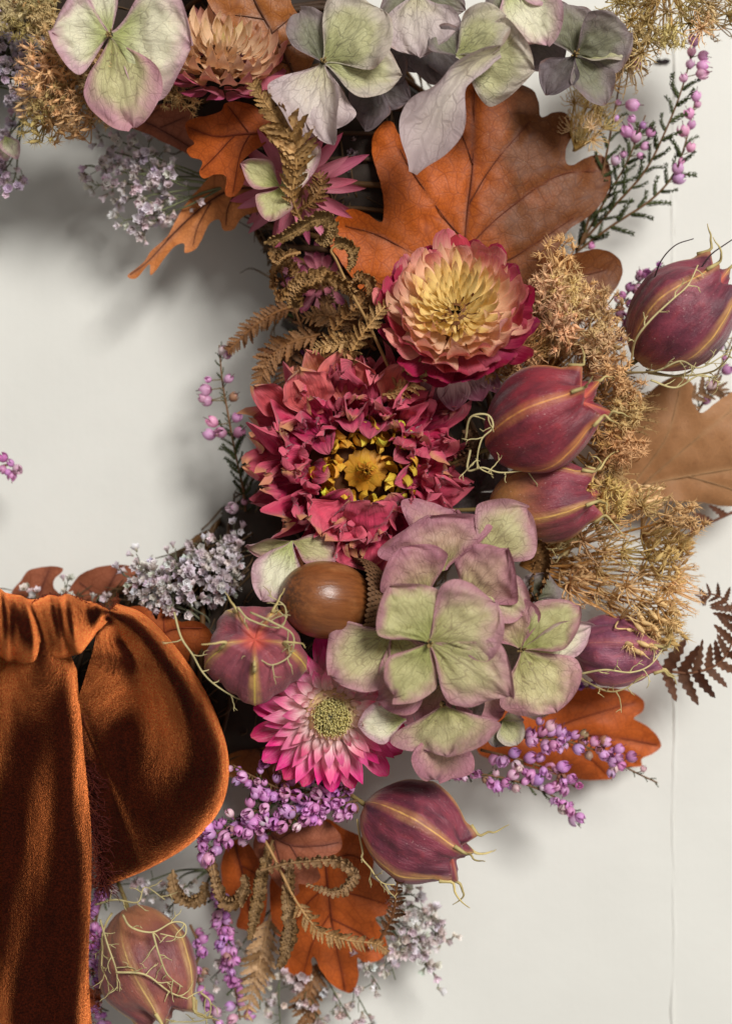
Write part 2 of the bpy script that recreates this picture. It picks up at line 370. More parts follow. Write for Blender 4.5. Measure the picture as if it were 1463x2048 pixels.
def sepal_on(root, c, tip, Wd, mat, prof=None, bend=.5, bend2=-1.2, cup=.12, ruf=.115, roll=0., twist=0., seed=0, crink=.026, color=(1, 1, 1, 1), name='sepal', n=30, up=(0, 0, 1)):
    """a sepal from claw c to tip (board space)"""
    if prof is None: prof = p_sepal_mid if seed % 3 else p_sepal_pt
    c = np.asarray(c, float); d = np.asarray(tip, float) - c; Ld = np.linalg.norm(d)
    V, F, A = petal(100., 100. * Wd / Ld, prof, n, n + 1, bend, bend2, cup, ruf, 6., crink, seed, twist, spow=.85)
    end = V.reshape(n, n + 1, 3)[-1, n // 2]; a = -math.atan2(end[2], end[1]); L2 = math.hypot(end[1], end[2])
    R = rot_about((1, 0, 0), a); V = (V @ R.T) * (Ld / L2)
    Mx = frame((0, 0, 0), d, up, 1., roll); R3 = np.array(Mx.to_3x3())
    V = V @ R3.T + (c - ORG[root])
    return part(root, name, make_mesh(name, V, F, mat, A), color=color)

def floret(label, cx, cy, h, sepals, mat, tint=(1, 1, 1, 1), eye=True, seed=0, group='hydrangea florets'):
    """sepals: (tipx, tipy, width, lift, kw)"""
    root = thing('hydrangea_floret', B(cx, cy, h), label, 'hydrangea floret', group); c = B(cx, cy, h)
    for i, sp in enumerate(sepals):
        tx, ty, wd, lift = sp[:4]; kw = dict(sp[4]) if len(sp) > 4 else {}
        m = kw.pop('mat', mat); oc = kw.pop('c', None)
        cc = c if oc is None else B(oc[0], oc[1], h + (oc[2] if len(oc) > 2 else 0))
        kw.setdefault('seed', seed * 17 + i * 5 + 1); kw.setdefault('cup', U(-.05, .38)); kw.setdefault('twist', U(-.45, .45)); kw.setdefault('roll', U(-.2, .2)); kw.setdefault('color', mixc(tint, (1, 1, 1, 1), U(0, .5)))
        sepal_on(root, cc + np.array([0, 0, -4. - i * 1.5]), B(tx, ty, h + lift), wd * K(h), m, **kw)
    if eye:
        ac = Acc()
        for i in range(9):
            a = U(0, 6.28); r = U(2, 9); p0 = np.array([r * .3 * math.cos(a), r * .3 * math.sin(a), -6]); p1 = np.array([r * math.cos(a), r * math.sin(a), U(6, 14)])
            ac.tube([p0, (p0 + p1) / 2 + [0, 0, 2], p1, p1 + [0, 0, 2.5]], [1.6, 1.3, 2.2, .8], 5)
        part(root, 'stamen_tuft', ac.mesh('stamen_tuft', M['twig']), color=C(150, 125, 80))
        V, F, A = tube([[0, 0, -46], [2, 1, -24], [0, 0, -3]], [3, 3.4, 5.5], 7)
        part(root, 'stalk', make_mesh('stalk', V, F, M['twig'], {'t': A}), color=C(70, 66, 50))
    return root

def basis_from(axis, spin=0.):
    z = unit(axis); x = unit(np.cross([0, 1, .01], z)); y = np.cross(z, x); c, s = math.cos(spin), math.sin(spin)
    return np.stack([x * c + y * s, y * c - x * s, z], 1)   # columns

BR = {}
def bract_set(key, mat, specs):
    if key not in BR:
        BR[key] = [make_mesh('bract', *petal(100., w, pf, 11, 7, b1, b2, cu, ru, 6., cr, sd), ) if False else
                   (lambda q: make_mesh('bract', q[0], q[1], mat, q[2]))(petal(100., w, pf, 11, 7, b1, b2, cu, ru, 6., cr, sd)) for (w, pf, b1, b2, cu, ru, cr, sd) in specs]
    return BR[key]

def strawflower(label, px, py, h, R, axis, rows, mat, key, seed=0, disc=None, spin=0., name='strawflower'):
    """rows: dict(n, rb, zb, el, L, W, bend, prof, col, jit) from outside in; the flower's axis points out of the head"""
    p = B(px, py, h); root = thing(name, p, label, 'strawflower', 'strawflowers of the wreath'); A = basis_from(axis, spin)
    r_ = np.random.default_rng(seed + 5); ph = 0.
    for ri, q in enumerate(rows):
        sets = bract_set((key, ri, q['W'], q['bend']), q.get('mat', mat), [(q['W'], q.get('prof', p_bract), q['bend'] * f, q.get('b2', 0.), q.get('cup', .35), .05, .012, ri * 7 + k) for k, f in enumerate((.8, 1., 1.15, 1.3))])
        n = q['n']; ph += 2.39996
        for i in range(n):
            a = ph + (i + r_.uniform(-.22, .22)) * 2 * PI / n; j = q.get('jit', .12)
            rb = q['rb'] * R * (1 + r_.uniform(-j, j) * .5); zb = q['zb'] * R + r_.uniform(-j, j) * R * .15; el = math.radians(q['el'] + r_.uniform(-1, 1) * q.get('ej', 6))
            dr = np.array([math.cos(a), math.sin(a), 0.]); Y = dr * math.cos(el) + np.array([0, 0, math.sin(el)]); Z = -dr * math.sin(el) + np.array([0, 0, math.cos(el)])
            s = q['L'] * R / 100. * (1 + r_.uniform(-j, j))
            col = q['col'](a, r_) if callable(q['col']) else q['col']
            part(root, 'bract', sets[r_.integers(0, 4)], frame(A @ (dr * rb + np.array([0, 0, zb])), A @ Y, A @ Z, s, r_.uniform(-.24, .24)), color=col)
    # receptacle
    t = np.linspace(0, 1, 8); a = np.linspace(0, 2 * PI, 18, endpoint=False)
    rr = R * .36 * np.sin(PI * (.08 + .9 * t)) ** .6; zz = R * (-.38 + (.60 if disc else .44) * t)
    V = np.stack([rr[:, None] * np.cos(a), rr[:, None] * np.sin(a), np.broadcast_to(zz[:, None], (8, 18))], -1).reshape(-1, 3) @ A.T
    part(root, 'receptacle', make_mesh('receptacle', V, grid_faces(8, 18, True), M['twig'], {'t': np.repeat(t, 18)}), color=disc[3] if disc else C(120, 80, 50))
    if disc:
        rd, zd, cola, colb = disc; ac = Acc()
        for i in range(900):
            rr = rd * math.sqrt((i + .5) / 900); a = i * 2.39996; x, y = rr * math.cos(a), rr * math.sin(a); z = zd + 12 * math.cos(min(1.5, rr / rd * 1.5))
            p0 = np.array([x, y, z - 14]); p1 = np.array([x * 1.04 + r_.uniform(-5, 5), y * 1.04 + r_.uniform(-5, 5), z + r_.uniform(-2, 13)])
            ac.tube(np.array([p0, p1, p1 + [0, 0, 2.5]]) @ A.T, [1.0, 1.1, .25], 3)
        part(root, 'disc', ac.mesh('disc', M['fluff']), color=cola, kind='stuff')
    return root, A

# ------------------------------------------------ love-in-a-mist pods
def branch_thread(ac, p, d, L, r, depth=0, wig=.5, rng=RNG, forks=3):
    n = 7; P = [np.array(p, float)]; d = unit(d)
    for i in range(n):
        d = unit(d + rng.normal(0, wig / 3, 3)); P.append(P[-1] + d * L / n)
    P = np.array(P); ac.tube(spl(P, 14), np.linspace(r, r * .45, 14), 4)
    if depth < 2:
        for k in range(forks):
            i = int(rng.integers(2, n)); dd = unit(unit(P[i] - P[i - 1]) + rng.normal(0, .75, 3))
            branch_thread(ac, P[i], dd, L * rng.uniform(.22, .5), r * .75, depth + 1, wig, rng, 2 if depth == 0 else 1)

def seed_pod(label, px, py, h, axis, L, R, mat, seed=0, crumple=0., bracts=4, style_len=45, threads=(), spin=0., lobes=5, open_crown=1.):
    p = B(px, py, h); root = thing('seed_pod', p, label, 'seed pod', 'love-in-a-mist seed pods'); A = basis_from(axis, spin)
    r_ = np.random.default_rng(seed + 40); nt, na = 44, 80
    t = np.linspace(0, 1, nt); ph = np.linspace(0, 2 * PI, na, endpoint=False); T, Ph = np.meshgrid(t, ph, indexing='ij')
    c5 = np.cos(lobes * Ph)
    rad = R * (np.sin(PI * (.03 + .885 * T ** .95)) ** .62)
    rad = rad * (1 + .035 * np.sign(c5) * np.abs(c5) ** .6 - .05 * np.exp(-((1 - np.abs(np.cos(lobes * Ph / 2 + PI / 2))) / .04)) * 0)
    rad = rad * (1 + .24 * open_crown * np.maximum(c5, 0) ** 3 * sstep(.88, 1, T)) * (1 - .14 * np.maximum(-c5, 0) * sstep(.75, 1, T))
    zz = L * (T - .5) + .05 * L * np.maximum(c5, 0) ** 3 * sstep(.88, 1, T) - .05 * L * np.maximum(-c5, 0) * sstep(.8, 1, T)
    rad = rad * (1 + (.018 + crumple * .10) * sn(T * 4, np.sin(Ph) * 2.2 + np.cos(Ph), seed) + crumple * .05 * sn(T * 9, np.sin(Ph) * 5 + 3 * np.cos(Ph), seed + 2))
    # five seams are slight furrows with a rib
    rad = rad + 2.4 * np.maximum(c5, 0) ** 40 + R * .012 * sn(T * 3, np.cos(Ph) * 8 + np.sin(Ph) * 7, seed + 11) - R * .05 * np.exp(-((T - .45) / .2) ** 2) * np.exp(-((c5 + .5) / .5) ** 2) * (1 + sn(T * 2, np.cos(Ph) * 2, seed + 21))
    V = np.stack([rad * np.cos(Ph), rad * np.sin(Ph), zz], -1)
    cap = []; ctr = np.array([0, 0, L * .5 - .10 * L])
    for k, f in enumerate((.72, .42, .15, .0)):
        ring = V[-1] * f + ctr * (1 - f); ring[:, 2] -= .035 * L * math.sin(PI * f) * (c5[0] < 0.2); cap.append(ring)
    V = np.concatenate([V, np.array(cap)]); Tt = np.concatenate([T, np.full((4, na), 1.0) + np.array([.05, .1, .15, .2])[:, None]])
    C5 = np.concatenate([c5, np.tile(c5[:1], (4, 1))])
    pt = np.stack([Tt, C5, np.sin(Ph[0])[None] * np.ones_like(Tt)], -1)
    uv = np.stack([np.cos(Ph[0])[None] * np.ones_like(Tt), np.sin(Ph[0])[None] * np.ones_like(Tt), Tt * 1.6], -1)
    body = part(root, 'capsule', make_mesh('capsule', V.reshape(-1, 3) @ A.T, grid_faces(nt + 4, na, True), mat, {'pt': pt.reshape(-1, 3), 'uvp': uv.reshape(-1, 3)}))
    for k in range(lobes):
        a = 2 * PI * k / lobes; i = int(round(a / (2 * PI) * na)) % na; q = V[nt - 1, i]; dr = unit([math.cos(a), math.sin(a), 0])
        P = [V[nt - 4, i] * [1.015, 1.015, 1], q * [1.0, 1.0, 1] + [0, 0, 2], q + dr * style_len * .25 + [0, 0, style_len * .25]]; d = unit(dr * .6 + [0, 0, .7])
        for m in range(4):
            d = unit(d + r_.normal(0, .33, 3) + dr * .12); P.append(P[-1] + d * style_len * .2)
        V2, F2, A2 = tube(np.array(spl(P, 16)) @ A.T, np.concatenate([np.linspace(4.2, 2.6, 5), np.linspace(2.4, .8, 11)]), 5)
        part(body, 'style', make_mesh('style', V2, F2, M['twig'], {'t': A2}), color=C(205, 185, 125))
    for k in range(bracts):
        ac = Acc(); a = r_.uniform(0, 6.28); da = r_.uniform(-1.3, 1.3); e = r_.uniform(.45, .95); P = []
        for m in range(9):
            u = m / 8 * e; rr = R * (max(math.sin(PI * (.03 + .885 * u ** .95)), .02) ** .62) + 7 + 14 * u + 10 * r_.uniform(0, 1)
            P.append([rr * math.cos(a + da * u), rr * math.sin(a + da * u), L * (u - .5) + r_.uniform(-6, 6) - (8 if m == 0 else 0)])
        P = np.array(P); ac.tube(spl(P, 30) @ A.T, np.linspace(2.6, 1.1, 30), 5)
        for m in (3, 4, 5, 6, 7):
            d = unit(np.cross(unit(P[m]), [0, 0, 1]) * r_.choice([-1, 1]) + unit(P[m]) * .35 + [0, 0, .5])
            b0 = Acc(); branch_thread(ac, P[m] @ A.T, A @ d, R * r_.uniform(.3, .65), 1.5, 1, .5, r_, 1)
        part(root, 'bract_thread', ac.mesh('bract_thread', M['twig']), color=C(200, 182, 128))
    for th in threads:      # (points in px with height, radius)
        P = spl(np.array([B(*q) for q in th]) - p, 40); ac = Acc(); ac.tube(P, np.linspace(2.4, 1.2, 40), 5)
        for m in range(7, 38, 6):
            d = unit(np.cross(unit(P[m] - P[m - 1]), [0, 0, 1]) * r_.choice([-1, 1]) + unit(P[m] - P[m - 1]) * .8 + [0, 0, r_.uniform(-.3, .5)])
            branch_thread(ac, P[m], d, r_.uniform(22, 46), 1.5, 1, .6, r_, 1)
        part(root, 'bract_thread', ac.mesh('bract_thread', M['twig']), color=C(205, 190, 138))
    V2, F2, A2 = tube(np.array([[0, 0, -L * .48], [3, 2, -L * .6], [0, 8, -L * .85], [4, 20, -L * 1.05]]) @ A.T, [6, 4.5, 4, 4], 7)
    part(root, 'stalk', make_mesh('stalk', V2, F2, M['twig'], {'t': A2}), color=C(140, 120, 70))
    return root

# ------------------------------------------------ heather
def bell_mesh(seed):
    ac = Acc(); r_ = np.random.default_rng(seed); nt, ns = 7, 5
    for k in range(4):
        t = np.linspace(0, 1, nt); s = np.linspace(-1, 1, ns); T, S = np.meshgrid(t, s, indexing='ij')
        a = k * PI / 2 + S * .92 * (1 - .75 * T ** 3) + r_.uniform(-.1, .1)
        r = (41 if k % 2 else 46) * np.sin(PI * (.07 + .76 * T)) ** .6 * (1 + r_.uniform(-.06, .06)) * (1 - .1 * S ** 2)
        V = np.stack([r * np.cos(a), 82 * T + r_.uniform(-4, 4), r * np.sin(a)], -1).reshape(-1, 3)
        ac.add(V, grid_faces(nt, ns), T.ravel())
    P = np.array([[0, 50, 0], [2, 82, 2], [5 * r_.uniform(-1, 1), 112, 4]]); V, F, A = tube(P, [2.5, 2.5, 3], 4); ac.add(V, F, np.full(len(V), 1.6))
    return ac.mesh('flower_bell', M['bell'])
def branchlet_mesh(seed, n=10):
    ac = Acc(); r_ = np.random.default_rng(seed); L = 100.
    sp = spl([[0, 0, 0], [r_.uniform(-8, 8), 50, r_.uniform(-6, 6)], [r_.uniform(-16, 16), 100, r_.uniform(-10, 10)]], 12); ac.tube(sp, np.linspace(4, 2, 12), 4)
    for i in range(n):
        for k in range(4):
            a = k * PI / 2 + (i % 2) * PI / 4 + r_.uniform(-.2, .2); u = (i + .3 + r_.uniform(-.2, .2)) / n; b = sp[min(11, int(u * 11))]
            d = np.array([math.cos(a), 0, math.sin(a)]); si = np.array([-math.sin(a), 0, math.cos(a)])
            l = 21 * (1 - .35 * u); v = [b, b + d * 8 + si * 4.6 + [0, l * .45, 0], b + d * 9.5 + [0, l, 0], b + d * 8 - si * 4.6 + [0, l * .45, 0], b + d * 12 + [0, l * .5, 0]]
            ac.add(np.array(v), [[0, 1, 4], [1, 2, 4], [2, 3, 4], [3, 0, 4]], np.array([0, .5, 1, .5, .6]))
    return ac.mesh('leafy_shoot', M['leafy'])
def nearest(P, q): d = ((P - q) ** 2).sum(1); i = int(d.argmin()); return i
def heather(label, stems, bells=(), auto=(), shoots=(), size=22, seed=0, col=(205, 140, 190), leafcol=(74, 84, 46), hb=None, group='heather sprigs'):
    """stems: [[(px,py,h)...]...]; bells: [(px,py)] on the nearest stem; auto: (stem index, n, u0, u1, spread px); shoots: (stem index, n, u0, u1, length)"""
    r_ = np.random.default_rng(seed + 300); p = B(*stems[0][0]); root = thing('heather_sprig', p, label, 'heather sprig', group)
    SP = [spl(np.array([B(*q) for q in s]), 50) for s in stems]
    for s in SP:
        V, F, A = tube(s - p, np.linspace(3.2, 1.6, 50), 6); part(root, 'stem', make_mesh('stem', V, F, M['twig'], {'t': A}), color=C(118, 84, 54))
    allP = np.vstack(SP); tang = np.vstack([np.gradient(s, axis=0) for s in SP])
    todo = []
    for b in bells:
        h = np.array([B(b[0], b[1], H0)]); k = nearest(allP[:, :2], h[0, :2]); q = B(b[0], b[1], allP[k, 2] + r_.uniform(2, 14)); todo.append((k, q))
    for si, n, u0, u1, spread in auto:
        for i in range(n):
            j = int(lerp(u0, u1, (i + r_.uniform(0, 1)) / n) * 49); k = si * 50 + j; T = unit(tang[k]); a = r_.uniform(0, 6.28)
            sd = np.cross(T, [0, 0, 1]); sd = unit(sd); d = sd * math.cos(a) + np.array([0, 0, 1]) * (abs(math.sin(a)) if r_.uniform() < .8 else math.sin(a)) * .9
            todo.append((k, allP[k] + d * spread * r_.uniform(.45, 1.1) + T * r_.uniform(-2, 10)))
    ped = Acc()
    for k, q in todo:
        b0 = allP[k]; T = unit(tang[k]); out = q - b0
        if np.linalg.norm(out) < 8: out = np.array([r_.uniform(-1, 1), r_.uniform(-1, 1), .8]) * 10
        o = unit(out); d = unit(o + T * .25 + r_.normal(0, .3, 3)); s = size * r_.choice([.62, .8, .92, 1., 1.08, 1.16]) * r_.uniform(.93, 1.07) / 100.
        base = q - d * size * .45
        m0 = (b0 + base) / 2 - o * 2
        ped.tube(spl([b0 - p, m0 - p, base - p], 6), [1.1] * 6, 4)
        fade = r_.uniform(); cb = np.array(col, float) if fade > .16 else (np.array([236, 204, 214.]) if fade > .07 else np.array([176, 128, 110.]))
        c = C(tuple(np.clip(cb + r_.normal(0, 11) + r_.normal(0, 7, 3), 0, 255)))
        part(root, 'flower_bell', BELLS[r_.integers(0, len(BELLS))], frame(base - p, d, r_.normal(0, 1, 3), s), color=c)
        if r_.uniform() < .5:      # little bracts under the bell
            s2 = size * .5 / 100; part(root, 'leafy_shoot', SHOOTS[r_.integers(0, 3)], frame(b0 - p, unit(o + T), r_.normal(0, 1, 3), s2), color=C(leafcol))
    if todo: part(root, 'flower_stalk', ped.mesh('flower_stalk', M['twig']), color=C(120, 100, 60), kind='stuff')
    for si, n, u0, u1, ln in shoots:
        for i in range(n):
            j = int(lerp(u0, u1, (i + .5) / n) * 49); k = si * 50 + j; T = unit(tang[k]); sd = unit(np.cross(T, [0, 0, 1])) * (1 if i % 2 else -1)
            d = unit(T * r_.uniform(.8, 1.2) + sd * r_.uniform(.5, .9) + [0, 0, r_.uniform(-.25, .5)])
            cc = C(tuple(np.clip(np.array(leafcol) + r_.normal(0, 8), 5, 255)))
            part(root, 'leafy_shoot', SHOOTS[r_.integers(0, len(SHOOTS))], frame(allP[k] - p, d, r_.normal(0, 1, 3), ln / 100 * r_.uniform(.7, 1.2)), color=cc)
    return root

# ------------------------------------------------ sea lavender
def tiny_floret(seed):
    ac = Acc(); r_ = np.random.default_rng(seed); nt, na = 5, 10
    t = np.linspace(0, 1, nt); a = np.linspace(0, 2 * PI, na, endpoint=False); T, Aa = np.meshgrid(t, a, indexing='ij')
    r = 10 + 12 * T + 22 * T ** 3 * (1 + .25 * np.cos(5 * Aa)) ; y = 78 * T + 10 * T ** 3 * np.cos(5 * Aa) + r_.uniform(-3, 3, T.shape)
    ac.add(np.stack([r * np.cos(Aa), y, r * np.sin(Aa)], -1).reshape(-1, 3), grid_faces(nt, na, True), T.ravel())
    for k in range(5):
        aa = k * 2 * PI / 5 + r_.uniform(-.2, .2); d = np.array([math.cos(aa), 0, math.sin(aa)]); s = np.array([-d[2], 0, d[0]])
        ac.add(np.array([d * 5 + [0, 60, 0], d * 14 + s * 9 + [0, 84, 0], d * 24 + [0, 92 + r_.uniform(-6, 10), 0], d * 14 - s * 9 + [0, 84, 0]]), [[0, 1, 2, 3]], np.array([.8, 1.2, 1.5, 1.2]))
    return ac.mesh('tiny_flower', M['floret'])
def sea_lavender(label, root_pt, tips, n_per=16, spread=30, size=17, seed=0, col=(205, 190, 200), stemcol=(128, 128, 92), group='sea lavender sprays', dirbias=(0, 0, .6)):
    r_ = np.random.default_rng(seed + 600); p = B(*root_pt); root = thing('sea_lavender_spray', p, label, 'sea lavender', group)
    for tp in tips:
        q = B(*tp); d = q - p; m1 = p + d * .35 + r_.normal(0, 8, 3); m2 = p + d * .7 + r_.normal(0, 8, 3)
        S = spl([p, m1, m2, q], 24); ac = Acc(); ac.tube(S - p, np.linspace(2.6, 1.2, 24), 5)
        ac_f = []
        for k in range(n_per):
            j = int(r_.integers(13, 24)); b = S[j]; e = b + unit(r_.normal(0, 1, 3) + np.array(dirbias) + unit(d) * .6) * spread * r_.uniform(.35, 1.15)
            ac.tube(spl([b - p, (b + e) / 2 - p + r_.normal(0, 2, 3), e - p], 6), [.9] * 6, 4)
            for c in range(int(r_.integers(1, 4))):
                dd = unit(e - b + r_.normal(0, .5, 3) * spread * .6 + np.array(dirbias) * 8); ac_f.append((e + r_.normal(0, 3.4, 3), dd))
        part(root, 'stem', ac.mesh('stem', M['twig']), color=C(stemcol))
        for e, dd in ac_f:
            cc = C(tuple(np.clip(np.array(col) + r_.normal(0, 12) + r_.normal(0, 5, 3), 0, 255)))
            part(root, 'tiny_flower', TINY[r_.integers(0, len(TINY))], frame(e - p, dd, r_.normal(0, 1, 3), size / 100 * r_.uniform(.75, 1.2)), color=cc)
    return root

# ------------------------------------------------ wild carrot
def umbellet_mesh(seed, rays=20, spread=1.0, seeds=True, incurve=.5, rl=100.):
    ac = Acc(); r_ = np.random.default_rng(seed)
    for i in range(rays):
        a = i * 2.39996 + r_.uniform(-.3, .3); q = math.sqrt((i + .5) / rays); th = q * spread; d = np.array([math.cos(a) * math.sin(th), math.cos(th), math.sin(a) * math.sin(th)])
        e = d * rl * r_.uniform(.75, 1.1); m = d * rl * .5 + np.array([d[0], 0, d[2]]) * rl * .28 * incurve; e = e - np.array([d[0], 0, d[2]]) * rl * .3 * incurve
        e = e + r_.normal(0, 4, 3)
        ac.tube(spl([[0, 0, 0], m, e], 7), np.linspace(2.8, 1.9, 7), 4)
        if seeds:
            sd = unit(e - m + r_.normal(0, 10, 3)); fr = basis_from(sd); t = np.linspace(0, 1, 5); aa = np.linspace(0, 2 * PI, 6, endpoint=False)
            rr = 6.5 * np.sin(PI * (.08 + .86 * t)) ** .8; V = np.stack([rr[:, None] * np.cos(aa), rr[:, None] * np.sin(aa), np.broadcast_to((t * 36)[:, None], (5, 6))], -1).reshape(-1, 3) @ fr.T + e
            ac.add(V, grid_faces(5, 6, True), np.full(30, .5 + .5 * r_.uniform()))
            for b in range(15):
                k = r_.uniform(0, 6.28); tt = r_.uniform(.1, .95); o = np.array([math.cos(k), math.sin(k), r_.uniform(.1, .8)]); s = fr @ np.array([-math.sin(k), math.cos(k), 0]); rr0 = 6 * math.sin(PI * (.08 + .86 * tt)) ** .8
                b0 = e + fr @ np.array([o[0] * rr0, o[1] * rr0, tt * 36]); ac.add(np.array([b0 - s * 1.5, b0 + s * 1.5, b0 + fr @ o * r_.uniform(12, 26)]), [[0, 1, 2]], np.array([.6, .6, 1]))
        else:
            for b in range(3): ac.tube(spl([e, e + unit(e - m + r_.normal(0, 14, 3)) * 9, e + unit(e - m + r_.normal(0, 12, 3)) * 20], 4), [1.4, 1.1, .8, .4], 3)
    return ac.mesh('umbellet', M['straw'])
def umbel(label, root_pt, heads, meshes, size=34, seed=0, col=(176, 140, 88), raycol=(176, 128, 72), up=(0, 0, 1), group='wild carrot seed heads', lean=.5, stem=None, rayr=2.4):
    r_ = np.random.default_rng(seed + 900); p = B(*root_pt); root = thing('wild_carrot_umbel', p, label, 'wild carrot', group)
    if stem: V, F, A = tube(spl(np.array([B(*q) for q in stem]) - p, 20), 5., 7); part(root, 'stem', make_mesh('stem', V, F, M['twig'], {'t': A}), color=C(raycol))
    for hd in heads:
        q = B(*hd[:3]); s = size * (hd[3] if len(hd) > 3 else 1) * r_.uniform(.85, 1.15); d = q - p; m = p + d * .55 + np.array([r_.normal(0, 8), r_.normal(0, 8), r_.uniform(-25, 0)])
        V, F, A = tube(spl([p - p, m - p, q - p], 12), np.linspace(rayr * 1.2, rayr * .8, 12), 5); ray = part(root, 'ray', make_mesh('ray', V, F, M['twig'], {'t': A}), color=C(tuple(np.clip(np.array(raycol) + r_.normal(0, 10), 0, 255))))
        dd = unit(unit(d) * lean + np.array(up) + r_.normal(0, .35, 3))
        part(root, 'umbellet', meshes[r_.integers(0, len(meshes))], frame(q - p, dd, r_.normal(0, 1, 3), s / 100), color=C(tuple(np.clip(np.array(col) + r_.normal(0, 14) + r_.normal(0, 4, 3), 0, 255))), kind='stuff')
    return root

# ------------------------------------------------ bracken
def pinna_mesh(seed, bend, bend2, cup, wd=34., ruf=.10, crink=.03, tw=.5):
    r_ = np.random.default_rng(seed); ph = r_.uniform(0, 6)
    pf = lambda t: (np.maximum(1 - t ** 2.2, 0) ** .7 * (.80 + .20 * np.sin(t * 30 + ph)) * sstep(-.25, .12, t) + .02)
    V, F, A = petal(100., wd, pf, 22, 7, bend, bend2, cup, ruf, 8., crink, seed, r_.uniform(-tw, tw))
    # thickness: dried lobes are leathery with rolled margins
    return make_mesh('pinna', V, F, M['fern'], A)
def fern(label, pts, plen, seed=0, col=(140, 98, 54), n=None, kind=0, r0=3.4, u0=.04, u1=1., face=(0, 0, 1), fwd=.75, env=None, sides=(1, -1), rise=.25, group='dried bracken fronds'):
    r_ = np.random.default_rng(seed + 1200); P = spl(np.array([B(*q) for q in pts]), 90); p = P[0].copy(); L = np.linalg.norm(np.diff(P, axis=0), axis=1).sum()
    root = thing('bracken_frond', p, label, 'fern frond', group)
    V, F, A = tube(P - p, np.linspace(r0, r0 * .45, 90), 6); part(root, 'rachis', make_mesh('rachis', V, F, M['twig'], {'t': A}), color=C(tuple(np.array(col) * 1.05)))
    T = np.gradient(P, axis=0); n = n or int(L / 10.5); jt = .35 if kind == 2 else 1.
    for i in range(n):
        u = lerp(u0, u1, (i + .5) / n); j = int(u * 89); t = unit(T[j]); sd = unit(np.cross(t, face))
        e = env(u) if env else math.sin(PI * min(.98, .22 + .72 * u)) ** .7
        for s in sides:
            d = unit(sd * s + t * (fwd + r_.normal(0, .12 * jt)) + np.array(face) * (rise + r_.normal(0, .18 * jt)))
            ms = PINNA[kind]; c = C(tuple(np.clip(np.array(col) + r_.normal(0, 11), 5, 255)))
            up = np.array(face) + r_.normal(0, .25 * jt, 3)
            part(root, 'pinna', ms[r_.integers(0, len(ms))], frame(P[j] - p, d, up, plen * e / 100 * r_.uniform(.8, 1.15)), color=c)
    return root

# ================================================================ the materials of this wreath
M = {}
M['twig'] = plant_mat('twig', .65, .45, 60.)
M['fluff'] = plant_mat('flower_fluff', .8, .15, 60., .45, .3, .2, .85)
M['fern'] = plant_mat('bracken', .62, .8, 50., .06, 1.6, .35, .5)
M['straw'] = plant_mat('straw', .7, .4, 80., .05, .8, .25, .55)
M['leafy'] = plant_mat('heather_leaf', .6, .5, 60., .0, .8, .3, .6)

def tmat(name, ramp, rough=.45, trans=.2, streak=.2):
    """object colour along a flower: ramp is [(t, multiplier rgb)]"""
    m, nt, bs, out = nodes(name); oi = objinfo(nt); t = attr(nt, 't').outputs['Fac']
    r = nd(nt, 'ValToRGB'); cr = r.color_ramp; nt.links.new(ma(nt, 'DIVIDE', t, 2.), r.inputs[0])
    while len(cr.elements) < len(ramp): cr.elements.new(.5)
    for e, (tt, c) in zip(cr.elements, ramp): e.position = tt / 2; e.color = c
    n = noise(nt, geo_pos(nt), 1 / (9 * SC), 2.)
    c = mx(nt, 1., oi.outputs['Color'], r.outputs[0], 'MULTIPLY')
    c = hsv(nt, c, .5, 1., ma(nt, 'ADD', 1 - streak, ma(nt, 'MULTIPLY', n, streak * 2)))
    finish(nt, bs, out, c, rough, None, trans, 0, .4)
    return m
M['bell'] = tmat('heather_bell', [(0, (.62, .5, .55, 1)), (.35, (1, 1, 1, 1)), (.8, (1.0, .98, 1.0, 1)), (1., (.8, .5, .72, 1)), (1.5, (.2, .08, .1, 1))], .38, .25)
M['floret'] = tmat('sea_lavender_flower', [(0, (.35, .36, .22, 1)), (.35, (.55, .48, .42, 1)), (.8, (.95, .93, .95, 1)), (1.2, (1.1, 1.1, 1.1, 1)), (1.6, (.8, .6, .85, 1))], .6, .25)

SEP = {
 'pink': sepal_mat('sepal_pink', C(170, 166, 104), C(204, 194, 144), C(190, 138, 146), C(96, 58, 58), .52, .36),
 'green': sepal_mat('sepal_green', C(166, 168, 98), C(200, 194, 138), C(186, 134, 140), C(104, 92, 54), .46, .22),
 'white': sepal_mat('sepal_white', C(190, 196, 124), C(242, 236, 204), C(208, 166, 176), C(104, 84, 74), .48, .28),
 'mauve': sepal_mat('sepal_mauve', C(206, 196, 160), C(226, 212, 200), C(198, 178, 178), C(104, 80, 84), .5, .5),
 'sage': sepal_mat('sepal_sage', C(172, 172, 116), C(200, 196, 148), C(196, 182, 168), C(80, 74, 60), .6, .32),
 'dim': sepal_mat('sepal_dim', C(112, 112, 86), C(138, 136, 112), C(140, 124, 124), C(70, 62, 58), .5, .4),  # darkened sepal colour; in the gap fillers it stands in for shade
 'dusk': sepal_mat('sepal_dusk', C(88, 80, 74), C(104, 94, 92), C(112, 98, 102), C(56, 46, 48), .5, .5),  # darkest sepal colour, shade put into the filler florets
 'rose': sepal_mat('sepal_rose', C(176, 168, 108), C(206, 170, 146), C(184, 124, 138), C(100, 54, 64), .52, .5),
}
VEINC = {'oak_orange': C(100, 42, 16), 'oak_brown': C(78, 42, 22), 'oak_pale': C(176, 136, 96), 'oak_rust': C(120, 48, 20), 'oak_rose': C(110, 58, 44), 'oak_shade': C(90, 50, 30)}
